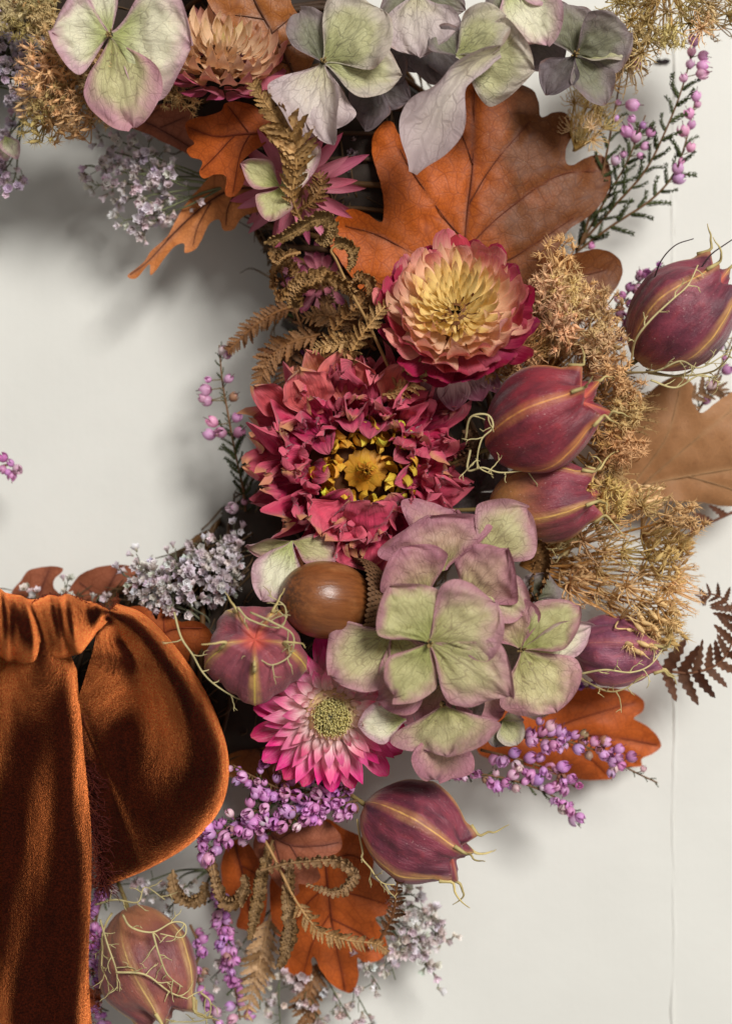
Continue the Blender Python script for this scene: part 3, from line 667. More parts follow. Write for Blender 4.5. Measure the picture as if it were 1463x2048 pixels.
OAK = {
 'tan': oak_mat('oak_tan', C(206, 128, 70), C(160, 96, 54), C(120, 66, 36), .5, .6, .1),
 'orange': oak_mat('oak_orange', C(200, 98, 26), C(120, 68, 30), VEINC['oak_orange'], .6, .55),
 'brown': oak_mat('oak_brown', C(164, 98, 44), C(124, 74, 40), VEINC['oak_brown'], .5, .45),
 'pale': oak_mat('oak_pale', C(164, 116, 76), C(148, 104, 68), VEINC['oak_pale'], .3, .62, .2, True),
 'rust': oak_mat('oak_rust', C(198, 96, 34), C(138, 70, 34), VEINC['oak_rust'], .5, .58, .15),
 'rose': oak_mat('oak_rose', C(166, 96, 68), C(146, 86, 62), VEINC['oak_rose'], .45, .62, .1),
}

def pod_mat(name, purple, dark, rib, basecol, basew=.25, gloss=.46):
    m, nt, bs, out = nodes(name); x = sep(nt, attr(nt, 'pt').outputs['Vector']); uv = attr(nt, 'uvp').outputs['Vector']
    n1 = noise(nt, uv, 1.7, 6., .6); st = noise(nt, vscale(nt, uv, (9., 9., 1.6)), 3.0, 4., .65); n2 = noise(nt, uv, 14., 3.)
    c = mx(nt, ss(nt, n1, .38, .68), purple, dark); nb = noise(nt, vadd(nt, uv, (7., 1., 3.)), 4.5, 5., .65); c = mx(nt, ma(nt, 'MULTIPLY', ss(nt, nb, .54, .7), .5), c, mx(nt, 1., c, (1.5, 1.15, .95, 1), 'MULTIPLY'))
    c = mx(nt, ma(nt, 'MULTIPLY', ss(nt, st, .45, .75), .4), c, mx(nt, 1., c, (1.6, 1.35, 1.35, 1), 'MULTIPLY'))
    n3 = noise(nt, vadd(nt, uv, (4., 2., 9.)), 3.0, 3.)
    glow = ma(nt, 'MULTIPLY', ss(nt, x[1], .62, 1.), ma(nt, 'ADD', .28, ma(nt, 'MULTIPLY', ss(nt, n3, .35, .7), .5)))
    c = mx(nt, glow, c, mixc(rib, purple, .35))
    line = ss(nt, ma(nt, 'ADD', x[1], ma(nt, 'MULTIPLY', ma(nt, 'SUBTRACT', n2, .5), .02)), .972, .996)
    c = mx(nt, ma(nt, 'MULTIPLY', line, ss(nt, n3, .25, .5)), c, rib)
    c = mx(nt, ma(nt, 'SUBTRACT', 1., ss(nt, ma(nt, 'ADD', x[0], ma(nt, 'MULTIPLY', ma(nt, 'SUBTRACT', n1, .5), .5)), .0, basew)), c, basecol)
    c = mx(nt, ss(nt, x[0], 1.02, 1.15), c, C(206, 92, 74))
    sp = noise(nt, uv, 30., 1.)
    c = mx(nt, ma(nt, 'MULTIPLY', ss(nt, sp, .72, .78), .5), c, C(225, 190, 180))
    h = ma(nt, 'ADD', st, ma(nt, 'MULTIPLY', n2, .6))
    finish(nt, bs, out, c, ma(nt, 'ADD', gloss - .06, ma(nt, 'MULTIPLY', n1, .2)), bump(nt, ma(nt, 'ADD', h, ma(nt, 'MULTIPLY', nb, 2.5)), .5, 3.), .0, .12, .5)
    return m
POD = {
 'plum': pod_mat('pod_plum', C(136, 58, 74), C(84, 34, 50), C(226, 174, 96), C(160, 110, 80), .12),
 'wine': pod_mat('pod_wine', C(142, 46, 58), C(98, 34, 46), C(222, 150, 78), C(120, 48, 60), .08),
 'amber': pod_mat('pod_amber', C(142, 56, 70), C(102, 40, 54), C(224, 176, 96), C(186, 132, 70), .75),
 'rosy': pod_mat('pod_rosy', C(152, 76, 86), C(112, 54, 66), C(214, 182, 84), C(170, 110, 90), .15),
 'mauve': pod_mat('pod_mauve', C(154, 84, 104), C(112, 58, 82), C(186, 110, 106), C(150, 96, 96), .12, .45),
 'bronze': pod_mat('pod_bronze', C(150, 88, 76), C(114, 58, 64), C(216, 180, 110), C(166, 108, 76), .6),
}
BELLS = [bell_mesh(k) for k in range(5)]; SHOOTS = [branchlet_mesh(k) for k in range(5)]; TINY = [tiny_floret(k) for k in range(4)]
SEEDY = [umbellet_mesh(k, 14, 1.25, True, .9) for k in range(5)]; FAN = [umbellet_mesh(20 + k, 18, 1.0, True, 1.0) for k in range(3)]; BARE = [umbellet_mesh(40 + k, 22, 1.2, False, .6) for k in range(4)]
PINNA = [[pinna_mesh(k, U(.3, .9), U(.4, 1.6), U(.25, .7)) for k in range(5)], [pinna_mesh(10 + k, U(-.6, .2), U(-1.2, .4), U(.1, .5), 42.) for k in range(5)], [pinna_mesh(20 + k, U(1.3, 1.7), U(.6, 1.0), U(.15, .35), 46., .03, .012, .15) for k in range(5)], [pinna_mesh(30 + k, U(-.4, .3), U(-.8, .5), U(.1, .4), 40., .06, .02, .3) for k in range(4)]]

# ================================================================ the wall
def wall_mat():
    m, nt, bs, out = nodes('white_paint'); p = geo_pos(nt)
    n1 = noise(nt, p, 1 / (420 * SC), 4.); n2 = noise(nt, vscale(nt, p, (1., 1., .12)), 1 / (26 * SC), 4.); n3 = noise(nt, p, 1 / (5 * SC), 2.)
    wv = nd(nt, 'TexWave', {'Vector': p, 'Scale': 1 / (60 * SC), 'Distortion': 3., 'Detail': 2.}, bands_direction='X').outputs['Fac']
    c = mx(nt, ss(nt, n1, .3, .7), C(228, 226, 219), C(222, 220, 213)); c = mx(nt, ma(nt, 'MULTIPLY', ss(nt, n3, .66, .8), .25), c, C(205, 202, 194))
    finish(nt, bs, out, c, .62, bump(nt, ma(nt, 'ADD', n2, ma(nt, 'ADD', ma(nt, 'MULTIPLY', n3, .35), ma(nt, 'MULTIPLY', wv, .08))), .35, 1.5), 0, 0, .3)
    return m
WM = wall_mat()
wall = bpy.data.objects.new('wall', None); COL.objects.link(wall); wall.matrix_world = RX; wall['kind'] = 'structure'; wall['label'] = 'white painted boarded wall behind the wreath'
def plank(x0, x1, y0=-3600, y1=3600, th=120, bev=4., seed=0):
    prof = [(x0, -th), (x0, -bev), (x0 + bev * .2, -bev * .2), (x0 + bev * .5, 0), (x1 - bev * .5, 0), (x1 - bev * .2, -bev * .2), (x1, -bev), (x1, -th)]
    ys = np.linspace(y0, y1, 181); V = []
    for y in ys:
        wob = 0 * sn(np.array(y * .012), np.array(seed), seed)
        V += [(px + (wob if i in (5, 6) else 0), y, z) for i, (px, z) in enumerate(prof)]
    n = len(prof); F = grid_faces(len(ys), n, True)[:, ::-1].tolist(); F += [list(range(n)), [(len(ys) - 1) * n + k for k in range(n)][::-1]]
    return part(wall, 'plank', make_mesh('plank', V, F, WM, smooth=False))
kx = (1346 - 731.5) * K(0)
xs = [kx - 3700, kx - 1850, kx, kx + 1850, kx + 3700]
for i in range(4): plank(xs[i] + .2, xs[i + 1] - .2, seed=i)
for j, x in enumerate(xs[1:4]):
    ys = np.linspace(-3600, 3600, 400); P = np.stack([x + 3.6 * sn(ys * .011, ys * 0, 4 + j) + 1.8 * sn(ys * .045, ys * 0, 6 + j), ys, -2.8 + 2.0 * sn(ys * .013, ys * 0, 9 + j)], 1)
    V, F, A = tube(P, 4.6 + .9 * sn(ys * .03, ys * 0, 3 + j), 8); part(wall, 'paint_bead', make_mesh('paint_bead', V, F, WM))

# ================================================================ the ring the flowers are tied to
WC = np.array([60., 700.])
base = thing('wreath_base', B(WC[0], WC[1], 0), 'straw and twig ring, coloured dark so the gaps between the flowers look shaded', 'wreath base')
def ring_pt(a, rr, h): return np.array([rr * math.cos(a), rr * math.sin(a), h])
na, nb = 260, 26; aa = np.linspace(0, 2 * PI, na, endpoint=False); bb = np.linspace(0, 2 * PI, nb, endpoint=False); Aa, Bb = np.meshgrid(aa, bb, indexing='ij')
rb = 1 + .10 * sn(Aa * 14, Bb * 2, 3) + .06 * sn(Aa * 40, Bb * 5, 4)
RR = 775 + 205 * rb * np.cos(Bb); ZZ = 112 + 108 * rb * np.sin(Bb)
part(base, 'straw_core', make_mesh('straw_core', np.stack([RR * np.cos(Aa), RR * np.sin(Aa), ZZ], -1).reshape(-1, 3), np.vstack([grid_faces(na, nb, True), np.stack([(na - 1) * nb + np.arange(nb), (na - 1) * nb + (np.arange(nb) + 1) % nb, (np.arange(nb) + 1) % nb, np.arange(nb)], -1)]), M['twig']), color=C(46, 34, 24))  # core coloured very dark so the gaps above it look shaded
for k in range(16):
    th = np.linspace(0, 2 * PI, 160); f = 5 + k % 4; ph = k * 1.7
    P = np.stack([(775 + (212 + 8 * (k % 3)) * np.cos(f * th + ph)) * np.cos(th), (775 + (212 + 8 * (k % 3)) * np.cos(f * th + ph)) * np.sin(th), 114 + 116 * np.sin(f * th + ph)], 1)
    V, F, A = tube(P, 5 + k % 3, 6); part(base, 'binding_twig', make_mesh('binding_twig', V, F, M['twig'], {'t': A}), color=C(70 + 6 * (k % 5), 48 + 4 * (k % 5), 30))
tw = Acc(); r_ = np.random.default_rng(8)
for k in range(1100):
    a = r_.uniform(-1.75, 1.7); q = r_.uniform(0, 1); b = r_.uniform(.1, PI - .1); rr = 775 + 235 * math.cos(b); p0 = ring_pt(a, rr, 105 + 118 * math.sin(b)); d = unit(np.array([-math.sin(a), math.cos(a), 0]) * r_.choice([-1, 1]) + r_.normal(0, .45, 3) * [1, 1, .35])
    L = r_.uniform(30, 90); m = p0 + d * L * .5 + r_.normal(0, 8, 3); tw.tube(spl([p0, m, p0 + d * L + r_.normal(0, 7, 3)], 8), np.linspace(2.4, .8, 8), 4)
part(base, 'loose_stalks', tw.mesh('loose_stalks', M['twig']), color=C(92, 70, 46), kind='stuff')

# ================================================================ oak leaves
oak_leaf('large orange and brown oak leaf behind the cream and pink strawflower',
    [(931,155),(1000,158),(1065,166),(1079,193),(1084,227),(1108,217),(1135,217),(1148,238),(1146,264),(1135,290),(1135,321),(1151,322),(1178,305),(1208,296),(1226,312),(1228,352),(1210,396),(1178,428),(1140,455),(1123,478),(1126,506),(1162,500),(1208,491),(1242,506),(1253,535),(1243,562),(1215,599),(1177,632),(1100,650),(1000,690),(920,730),(850,690),(790,640),(740,600),(712,565),(682,522),(656,482),(661,448),(682,427),(705,419),(735,429),(763,442),(767,412),(760,369),(750,332),(743,300),(747,268),(766,246),(785,246),(800,270),(830,250),(860,215),(905,182)],
    [(912,700),(925,560),(932,450),(945,330),(948,160)],
    [[(930,480),(885,430),(825,345),(800,300)],[(936,410),(985,330),(1060,240)],[(946,330),(915,250),(900,200)],[(930,500),(1000,430),(1110,350),(1200,330)],[(925,560),(1030,510),(1150,430)],[(922,600),(1060,575),(1220,530)],[(924,560),(850,520),(760,470),(690,450)],[(920,620),(830,590),(740,560)]],
    250, OAK['orange'], tilt=(-25, 15), bow=(-40, -30), wav=9, curl=10, seed=1, g=5,
    tone=lambda x, y: np.clip((x - 900) / 130, -.15, 1.05) + .45 * np.exp(-((x - 760) / 60) ** 2 - ((y - 470) / 50) ** 2) + .35 * np.exp(-((x - 860) / 60) ** 2 - ((y - 500) / 80) ** 2), xb=-20)
oak_leaf('orange oak leaf with small lobes under the cream hydrangea floret',
    [(365,235),(388,226),(410,228),(440,222),(450,205),(480,203),(510,213),(535,236),(545,262),(530,290),(500,310),(478,330),(490,350),(480,378),(462,390),(448,382),(452,352),(430,346),(405,352),(395,338),(402,318),(378,308),(370,292),(386,280),(372,262)],
    [(545,262),(480,268),(430,270),(372,246)], [[(500,268),(470,230),(455,210)],[(470,270),(430,310),(400,335)],[(500,268),(480,310),(465,380)]],
    300, OAK['rust'], tilt=(15, 10), bow=(-20, -18), wav=6, curl=8, seed=2, tone=lambda x, y: (x - 430) / 260)
oak_leaf('long rust oak leaf pointing down over the wall below the pink flowers',
    [(500,352),(478,350),(430,352),(404,372),(372,404),(350,440),(328,478),(305,500),(286,528),(257,553),(275,558),(300,530),(302,552),(316,540),(334,512),(352,490),(368,486),(370,505),(390,498),(402,478),(418,446),(438,438),(446,460),(466,460),(482,440),(500,430),(545,420),(560,380)],
    [(545,380),(470,380),(420,400),(360,450),(300,520),(262,552)], [[(470,384),(455,420),(452,450)],[(420,404),(395,450),(385,490)],[(370,440),(350,460),(330,480)]],
    190, OAK['tan'], tilt=(20, -8), bow=(14, 10), wav=6, curl=10, seed=3, xb=14)
oak_leaf('dull brown folded oak leaf beneath the pink edged hydrangea sepal',
    [(205,225),(260,222),(330,210),(370,214),(390,240),(398,290),(385,304),(350,290),(300,270),(250,252),(215,240)],
    [(210,230),(290,245),(392,296)], [[(280,242),(320,220)],[(320,256),(370,235)]], 220, OAK['rose'], tilt=(10, 25), bow=(-10, -20), wav=4, curl=5, seed=4)
oak_leaf('glossy brown oak leaf at the top edge between hydrangea florets',
    [(330,-90),(400,-20),(425,20),(470,70),(510,120),(530,155),(570,152),(604,150),(620,125),(634,98),(660,70),(668,42),(648,52),(628,62),(632,32),(602,28),(580,-5),(590,-60),(560,-110),(460,-130)],
    [(590,150),(560,90),(520,20),(470,-70),(440,-120)], [[(560,90),(610,70)],[(545,60),(590,20)],[(580,120),(520,110)],[(530,35),(470,30)]],
    330, OAK['brown'], tilt=(-18, 8), bow=(-26, -10), wav=6, curl=8, seed=5, tone=lambda x, y: .1 + (y - 40) / 300)
oak_leaf('pale brown underside of an oak leaf reaching past the wild carrot to the edge',
    [(1235,800),(1290,790),(1330,760),(1362,752),(1385,770),(1382,800),(1398,826),(1430,806),(1470,782),(1530,776),(1560,860),(1540,960),(1480,1010),(1400,1004),(1330,1000),(1262,985),(1225,940),(1215,860)],
    [(1225,995),(1300,968),(1400,948),(1540,925)], [[(1290,970),(1360,905),(1450,830),(1500,790)],[(1260,985),(1330,880),(1360,780)],[(1250,960),(1245,880),(1250,815)],[(1380,952),(1440,970),(1500,990)]],
    170, OAK['pale'], tilt=(20, 10), bow=(-16, -20), wav=8, curl=8, seed=6)
oak_leaf('bright orange oak leaf behind the lilac heather below the green hydrangea',
    [(1000,1400),(1070,1440),(1120,1408),(1150,1382),(1210,1376),(1262,1384),(1286,1402),(1284,1422),(1266,1436),(1292,1452),(1318,1476),(1324,1496),(1306,1510),(1285,1520),(1284,1534),(1262,1538),(1232,1540),(1228,1560),(1200,1566),(1150,1562),(1100,1548),(1040,1530),(960,1510),(950,1450)],
    [(960,1470),(1080,1470),(1200,1472),(1318,1492)], [[(1080,1470),(1150,1440),(1270,1405)],[(1100,1472),(1170,1510),(1215,1550)],[(1180,1472),(1240,1500),(1275,1528)]],
    120, OAK['rust'], tilt=(-10, 6), bow=(-10, -16), wav=6, curl=7, seed=7, tone=lambda x, y: -.2 + 0 * x)
oak_leaf('broad rust orange oak leaf hanging lowest under the curled bracken',
    [(640,1640),(684,1655),(726,1676),(745,1710),(746,1740),(742,1752),(766,1770),(782,1804),(772,1830),(750,1838),(768,1870),(774,1908),(756,1926),(728,1928),(714,1918),(716,1960),(708,1988),(694,1996),(668,1980),(642,1948),(630,1922),(622,1925),(622,1950),(608,1986),(596,1990),(576,1966),(562,1928),(568,1890),(545,1870),(536,1800),(545,1740),(580,1690)],
    [(640,1640),(652,1740),(664,1850),(690,1990)], [[(650,1720),(700,1710),(735,1725)],[(656,1780),(710,1790),(770,1810)],[(662,1840),(720,1870),(765,1905)],[(654,1770),(600,1830),(572,1920)],[(660,1830),(625,1890),(602,1970)]],
    170, OAK['rust'], tilt=(12, 15), bow=(-20, -24), wav=8, curl=8, seed=8)
oak_leaf('dusty rose brown oak leaf lying on the broad rust leaf under the heather',
    [(520,1650),(560,1636),(610,1630),(650,1640),(676,1662),(683,1690),(672,1704),(640,1716),(634,1730),(640,1756),(620,1772),(598,1768),(596,1790),(580,1800),(556,1776),(530,1740),(505,1700)],
    [(520,1660),(580,1690),(640,1690),(678,1684)], [[(560,1680),(600,1650)],[(580,1690),(610,1740)],[(545,1675),(570,1760)]],
    225, OAK['rose'], tilt=(6, 12), bow=(-14, -14), wav=5, curl=7, seed=9)
oak_leaf('narrow orange oak leaf between the bracken curl and the lilac heather at the bottom',
    [(455,1690),(490,1680),(520,1720),(535,1770),(530,1830),(512,1880),(490,1868),(470,1858),(478,1820),(450,1800),(440,1740)],
    [(470,1690),(490,1770),(505,1872)], [[(480,1730),(520,1750)],[(490,1780),(462,1800)]], 150, OAK['rust'], tilt=(8, 10), bow=(-12, -10), wav=5, seed=10)
oak_leaf('brown oak leaf lobe with a hooked tip above the velvet knot',
    [(20,1190),(40,1162),(62,1140),(96,1132),(126,1134),(128,1142),(112,1158),(110,1174),(124,1196),(120,1240),(30,1240)],
    [(70,1240),(80,1190),(100,1140)], [[(76,1200),(50,1170)]], 120, OAK['rose'], tilt=(0, 18), bow=(-8, -8), wav=4, seed=11)
oak_leaf('wide brown oak leaf rounded above the bow beside the grey sea lavender',
    [(120,1230),(140,1175),(170,1145),(205,1132),(250,1130),(275,1140),(272,1170),(262,1200),(270,1250),(200,1260)],
    [(190,1250),(210,1190),(240,1135)], [[(205,1200),(160,1165)]], 125, OAK['rose'], tilt=(0, 18), bow=(-10, -8), wav=4, seed=12)
oak_leaf('orange brown oak leaf showing two lobes at the shoulder of the bow loop',
    [(255,1225),(275,1212),(298,1220),(312,1240),(318,1222),(326,1210),(346,1228),(362,1242),(385,1240),(410,1248),(426,1272),(424,1300),(380,1330),(300,1300)],
    [(300,1295),(340,1260),(405,1255)], [[(330,1265),(325,1220)]], 240, OAK['rust'], tilt=(4, 10), bow=(-8, -8), wav=4, seed=13, tone=lambda x, y: .6 + 0 * x)
oak_leaf('dark oak leaf in the shade between the bow loop and the hot pink strawflower',
    [(440,1470),(470,1440),(520,1420),(560,1440),(600,1500),(610,1560),(570,1590),(520,1570),(470,1560),(430,1530)],
    [(440,1500),(520,1500),(600,1560)], [[(490,1500),(520,1440)],[(520,1502),(540,1560)]], 170, OAK['brown'], tilt=(4, 4), bow=(-8, -8), wav=5, seed=14)
oak_leaf('small orange oak leaf corner beside the hanging ribbon tail',
    [(120,1950),(170,1968),(196,1985),(204,2005),(190,2016),(170,2010),(120,2020)], [(120,1985),(200,2000)], [], 180, OAK['rust'], wav=3, curl=4, seed=15)

# ================================================================ hydrangea
W_, P_, G_, MV, SG, DM, DK, RS = (SEP[k] for k in ('white', 'pink', 'green', 'mauve', 'sage', 'dim', 'dusk', 'rose'))
floret('cream and pink hydrangea floret with three large sepals over the wild carrot', 220, 68, 430,
    [(100, 62, 168, 14, dict(bend=.5, bend2=-.7, cup=.1, roll=.15)), (380, 92, 235, 20, dict(bend=.4, bend2=-.8, cup=.02, roll=-.12)), (268, 258, 172, -6, dict(bend=.45, bend2=-.7, cup=.08, mat=P_, color=(1.25, 1.3, 1.35, 1))), (196, -60, 60, 10)], W_, seed=1)
floret('grey green hydrangea floret with a mauve sepal beside the glossy brown leaf', 645, 122, 410,
    [(765, 22, 168, 16, dict(bend=.3)), (800, 150, 118, -12, dict(cup=.25, bend=.1, bend2=-.5)), (600, 272, 176, 0, dict(mat=MV, roll=.2, bend=.4)), (668, 290, 86, 14, dict(mat=MV, cup=.5, roll=-.5)), (600, 20, 90, -30, dict(mat=DM))], SG, seed=2)
floret('pale lilac hydrangea floret fanning down from the top edge', 832, -22, 395,
    [(838, 112, 160, 8, dict(bend=.3, roll=-.1)), (760, 40, 70, -20, dict(mat=DM)), (930, 20, 60, -16, dict(mat=DM))], MV, seed=3)
f4 = floret('twisted grey green hydrangea floret hanging over the large oak leaf', 912, 108, 440,
    [(1066, 138, 176, -6, dict(bend=.55, bend2=-.8, cup=.0, roll=-.15)), (1010, 34, 104, 12, dict(bend=.3, cup=.2)), (868, 62, 70, -30, dict(mat=DM, cup=.3))], SG, seed=4, eye=False)
def twisted_sepal(root, pts, widths, rolls, mat, cup=.2, seed=0, name='sepal'):
    n = 60; P = spl(np.array([B(*q) for q in pts]), n); u = np.linspace(0, 1, n)
    wv = np.interp(u, np.linspace(0, 1, len(widths)), widths); wv = np.convolve(np.pad(wv, 4, 'edge'), np.ones(9) / 9, 'valid') * .5
    ro = np.interp(u, np.linspace(0, 1, len(rolls)), rolls); T = np.gradient(P, axis=0); ns = 21; s = np.linspace(-1, 1, ns); V = []
    for i in range(n):
        t = unit(T[i]); sd = unit(np.cross(t, [0, 0, 1])); nm = np.cross(sd, t); c, q = math.cos(ro[i]), math.sin(ro[i]); X = sd * c + nm * q; N = nm * c - sd * q
        for v in s: V.append(P[i] + X * v * wv[i] + N * (cup * wv[i] * v * v + 2.5 * sn(np.array(u[i] * 9), np.array(v * 2), seed)))
    S, Tt = np.meshgrid(s, u); Lt = np.linalg.norm(np.diff(P, axis=0), axis=1).sum()
    A = {'pt': np.stack([Tt, S, 0 * S + 1], -1).reshape(-1, 3), 'uvp': np.stack([S * wv[:, None] / Lt, Tt, 0 * S], -1).reshape(-1, 3)}
    return part(root, name, make_mesh(name, np.array(V) - ORG[root], grid_faces(n, ns), mat, A))
twisted_sepal(f4, [(1000, 98, 470), (955, 118, 488), (915, 150, 478), (888, 205, 462), (858, 268, 440), (826, 346, 418)], [26, 56, 50, 46, 126, 118, 4], [1.0, .9, .5, 0., -.2, -.1], MV, .35, 3)
floret('pale green hydrangea sepals by the top edge above the large oak leaf', 1010, -40, 420, [(1092, 88, 130, -4, dict(bend=.4, roll=.1)), (1000, 40, 70, -20, dict(mat=DM)), (1140, -20, 90, 0)], W_, seed=5)
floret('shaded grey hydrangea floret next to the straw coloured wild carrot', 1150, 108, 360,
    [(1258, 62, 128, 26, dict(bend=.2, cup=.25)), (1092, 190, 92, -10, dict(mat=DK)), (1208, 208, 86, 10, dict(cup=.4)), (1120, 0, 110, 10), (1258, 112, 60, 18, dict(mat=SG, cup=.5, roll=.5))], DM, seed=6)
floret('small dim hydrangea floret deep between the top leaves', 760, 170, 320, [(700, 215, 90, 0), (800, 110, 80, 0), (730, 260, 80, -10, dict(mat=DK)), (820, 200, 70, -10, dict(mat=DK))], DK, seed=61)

floret('added dark hydrangea floret filling the gap behind the twisted grey green one', 850, 70, 310, [(780, 130, 110, 0), (930, 60, 110, 0), (880, 170, 110, 0), (800, 10, 110, 0, dict(mat=DM)), (930, 150, 90, 0)], DK, seed=31, eye=False)  # filler in dark colours, hides the wall so the gap looks shaded
floret('added dark hydrangea floret filling the gap between pale green and grey sepals', 1060, 70, 300, [(1000, 130, 100, 0), (1120, 130, 90, 0), (1110, 20, 100, 0), (1000, 10, 100, 0, dict(mat=DM))], DK, seed=32, eye=False)  # another dark filler, its colour gives the gap its shade
floret('green hydrangea floret with pink rims, foremost beside the acorn', 858, 1286, 500,
    [(778, 1172, 150, 12, dict(prof=p_sepal_pt, bend=.3, bend2=-.5, cup=.04, roll=.1)), (992, 1206, 178, 0, dict(bend=.4, bend2=-.7, cup=.06, roll=-.1, mat=SEP['pink'])), (1026, 1396, 168, -16, dict(prof=p_sepal_pt, bend=.45, bend2=-.8, cup=.06, mat=P_)), (788, 1392, 118, -34, dict(bend=.4, cup=.15))], G_, seed=7)
floret('fan shaped pink rimmed hydrangea floret below the foremost green one', 886, 1410, 450,
    [(896, 1512, 232, 4, dict(bend=.5, bend2=-.9, cup=-.02, ruf=.09)), (876, 1560, 124, -46, dict(bend=.2, mat=RS, c=(884, 1450, -30))), (716, 1452, 86, -60, dict(mat=W_, c=(812, 1440, -50), cup=.2)), (960, 1490, 80, -60, dict(mat=G_, c=(930, 1430, -40)))], P_, seed=8)
floret('round pale hydrangea floret nearest the crumpled mauve pod', 1042, 1300, 425,
    [(1112, 1424, 178, 0, dict(bend=.4, bend2=-.6, cup=-.02, mat=SEP['pink'], color=(1.2, 1.2, 1.15, 1))), (1158, 1212, 112, 10, dict(mat=G_, bend=.5, cup=.3, roll=.3)), (1182, 1252, 84, -16, dict(mat=W_, cup=.35, roll=-.4)), (1008, 1200, 120, -20, dict(mat=RS))], W_, seed=9)
floret('mauve hydrangea floret tucked under the crimson dahlia', 925, 1160, 420,
    [(1052, 1020, 150, -20, dict(c=(958, 1118), bend=.4, cup=.1, mat=P_)), (858, 1032, 236, -10, dict(c=(886, 1142), bend=.6, bend2=-.5, cup=-.05, mat=RS)), (802, 1098, 150, 26, dict(c=(856, 1196), bend=.5, bend2=-.9, cup=.1, mat=RS)), (1016, 1096, 172, 22, dict(c=(925, 1205), bend=.6, bend2=-.9, cup=-.08, mat=RS)), (1046, 1230, 96, 0, dict(c=(960, 1150), mat=P_)), (905, 1028, 190, -44, dict(c=(850, 1110), mat=RS))], RS, seed=10, eye=False)
floret('square cut pink hydrangea sepals above the hot pink strawflower', 786, 1262, 440,
    [(664, 1352, 158, -8, dict(bend=.45, bend2=-.8, cup=.02)), (838, 1384, 120, -20, dict(cup=.2)), (752, 1400, 104, -26, dict(c=(862, 1352, -20), mat=RS, bend=.3))], P_, seed=11, eye=False)
floret('white and pink folded hydrangea sepal between the heather and the acorn', 584, 1082, 370,
    [(524, 1202, 100, 14, dict(cup=.25, roll=.25, bend=.5)), (490, 1092, 70, 0, dict(mat=P_, cup=.4, roll=.8)), (672, 1118, 74, -10, dict(mat=P_, cup=.3))], W_, seed=12, eye=False)
floret('small pale green hydrangea floret on the pink drooping flower', 560, 372, 370,
    [(484, 326, 66, 20, dict(cup=.4)), (540, 440, 72, 6, dict(cup=.35)), (634, 292, 66, 0, dict(cup=.4, mat=W_)), (622, 346, 54, 10, dict(mat=W_, cup=.5))], G_, seed=13, eye=False)
floret('added dark and rose hydrangea sepals filling the gap under the foremost green floret', 905, 1330, 350, [(905, 1470, 150, 0), (1010, 1420, 130, 0, dict(mat=RS)), (1060, 1260, 130, 0), (970, 1190, 120, 10, dict(mat=RS)), (800, 1440, 130, 0, dict(mat=RS)), (790, 1290, 120, 0, dict(mat=DK)), (900, 1210, 110, 10, dict(mat=DK))], DM, seed=23, eye=False)  # filler layer, coloured dark to shade the gap where wall showed
floret('added dark hydrangea sepals filling the gap between dahlia and amber pod', 955, 985, 215, [(905, 1030, 90, 0), (1000, 1040, 90, 0), (1000, 920, 90, 0), (915, 920, 90, 0)], DK, seed=41, eye=False)  # added low filler; dark colour stands in for shade in the gap
floret('curled grey green hydrangea scraps beneath the fan shaped floret', 1005, 1440, 360,
    [(1034, 1490, 60, 10, dict(cup=.7, mat=SG)), (990, 1494, 60, 0, dict(mat=DM, cup=.4)), (1048, 1440, 46, 8, dict(mat=W_, cup=.5))], DM, seed=14, eye=False)
floret('dim hydrangea sepal standing behind the pale round floret', 1070, 1200, 330, [(1098, 1148, 84, 10, dict(cup=.2)), (1100, 1210, 60, 0)], DM, seed=15, eye=False)
floret('tiny pale sepal hanging beside the lavender at the edge of the wall', 8, 270, 240, [(36, 318, 40, 10, dict(cup=.5)), (14, 322, 34, 0, dict(cup=.4))], W_, seed=16, eye=False)

# ================================================================ strawflowers
cream, peach, pinkc, mag, hot = (236, 204, 132), (240, 178, 134), (222, 112, 128), (164, 32, 78), (244, 40, 142)
def cj(*cols):
    def f(a, r_):
        i = int(r_.integers(0, len(cols))); return C(tuple(np.clip(np.array(cols[i], float) + r_.normal(0, 7) + r_.normal(0, 4, 3), 0, 255)))
    return f
BM_cream = bract_mat('bract_cream', C(255, 226, 150), (.45, 1.1)); BM_white = bract_mat('bract_pink_white', C(255, 224, 222), (.12, .8)); BM_peach = bract_mat('bract_peach', C(240, 204, 166), (.3, 1.)); BM_pink = bract_mat('bract_rose', C(206, 126, 140), (.2, .9))
BM_mag = bract_mat('bract_magenta', C(222, 104, 124), (.1, .9)); BM_salmon = bract_mat('bract_salmon', C(255, 212, 176), (.3, 1.05))
def dome(spec):
    rows = []
    for n, rt, zt, rb, zb, bend, W, prof, col, mat in spec:
        ch = math.hypot(rt - rb, zt - zb); be = math.atan2(zt - zb, rt - rb)
        rows.append(dict(n=n, rb=rb, zb=zb, el=math.degrees(be - bend / 2), L=ch * (1 + bend * bend / 24), W=W, bend=bend, prof=prof, col=col, mat=mat, cup=-.22, ej=9, jit=.15))
    return rows
PB, PP = p_bract, p_bract_pt
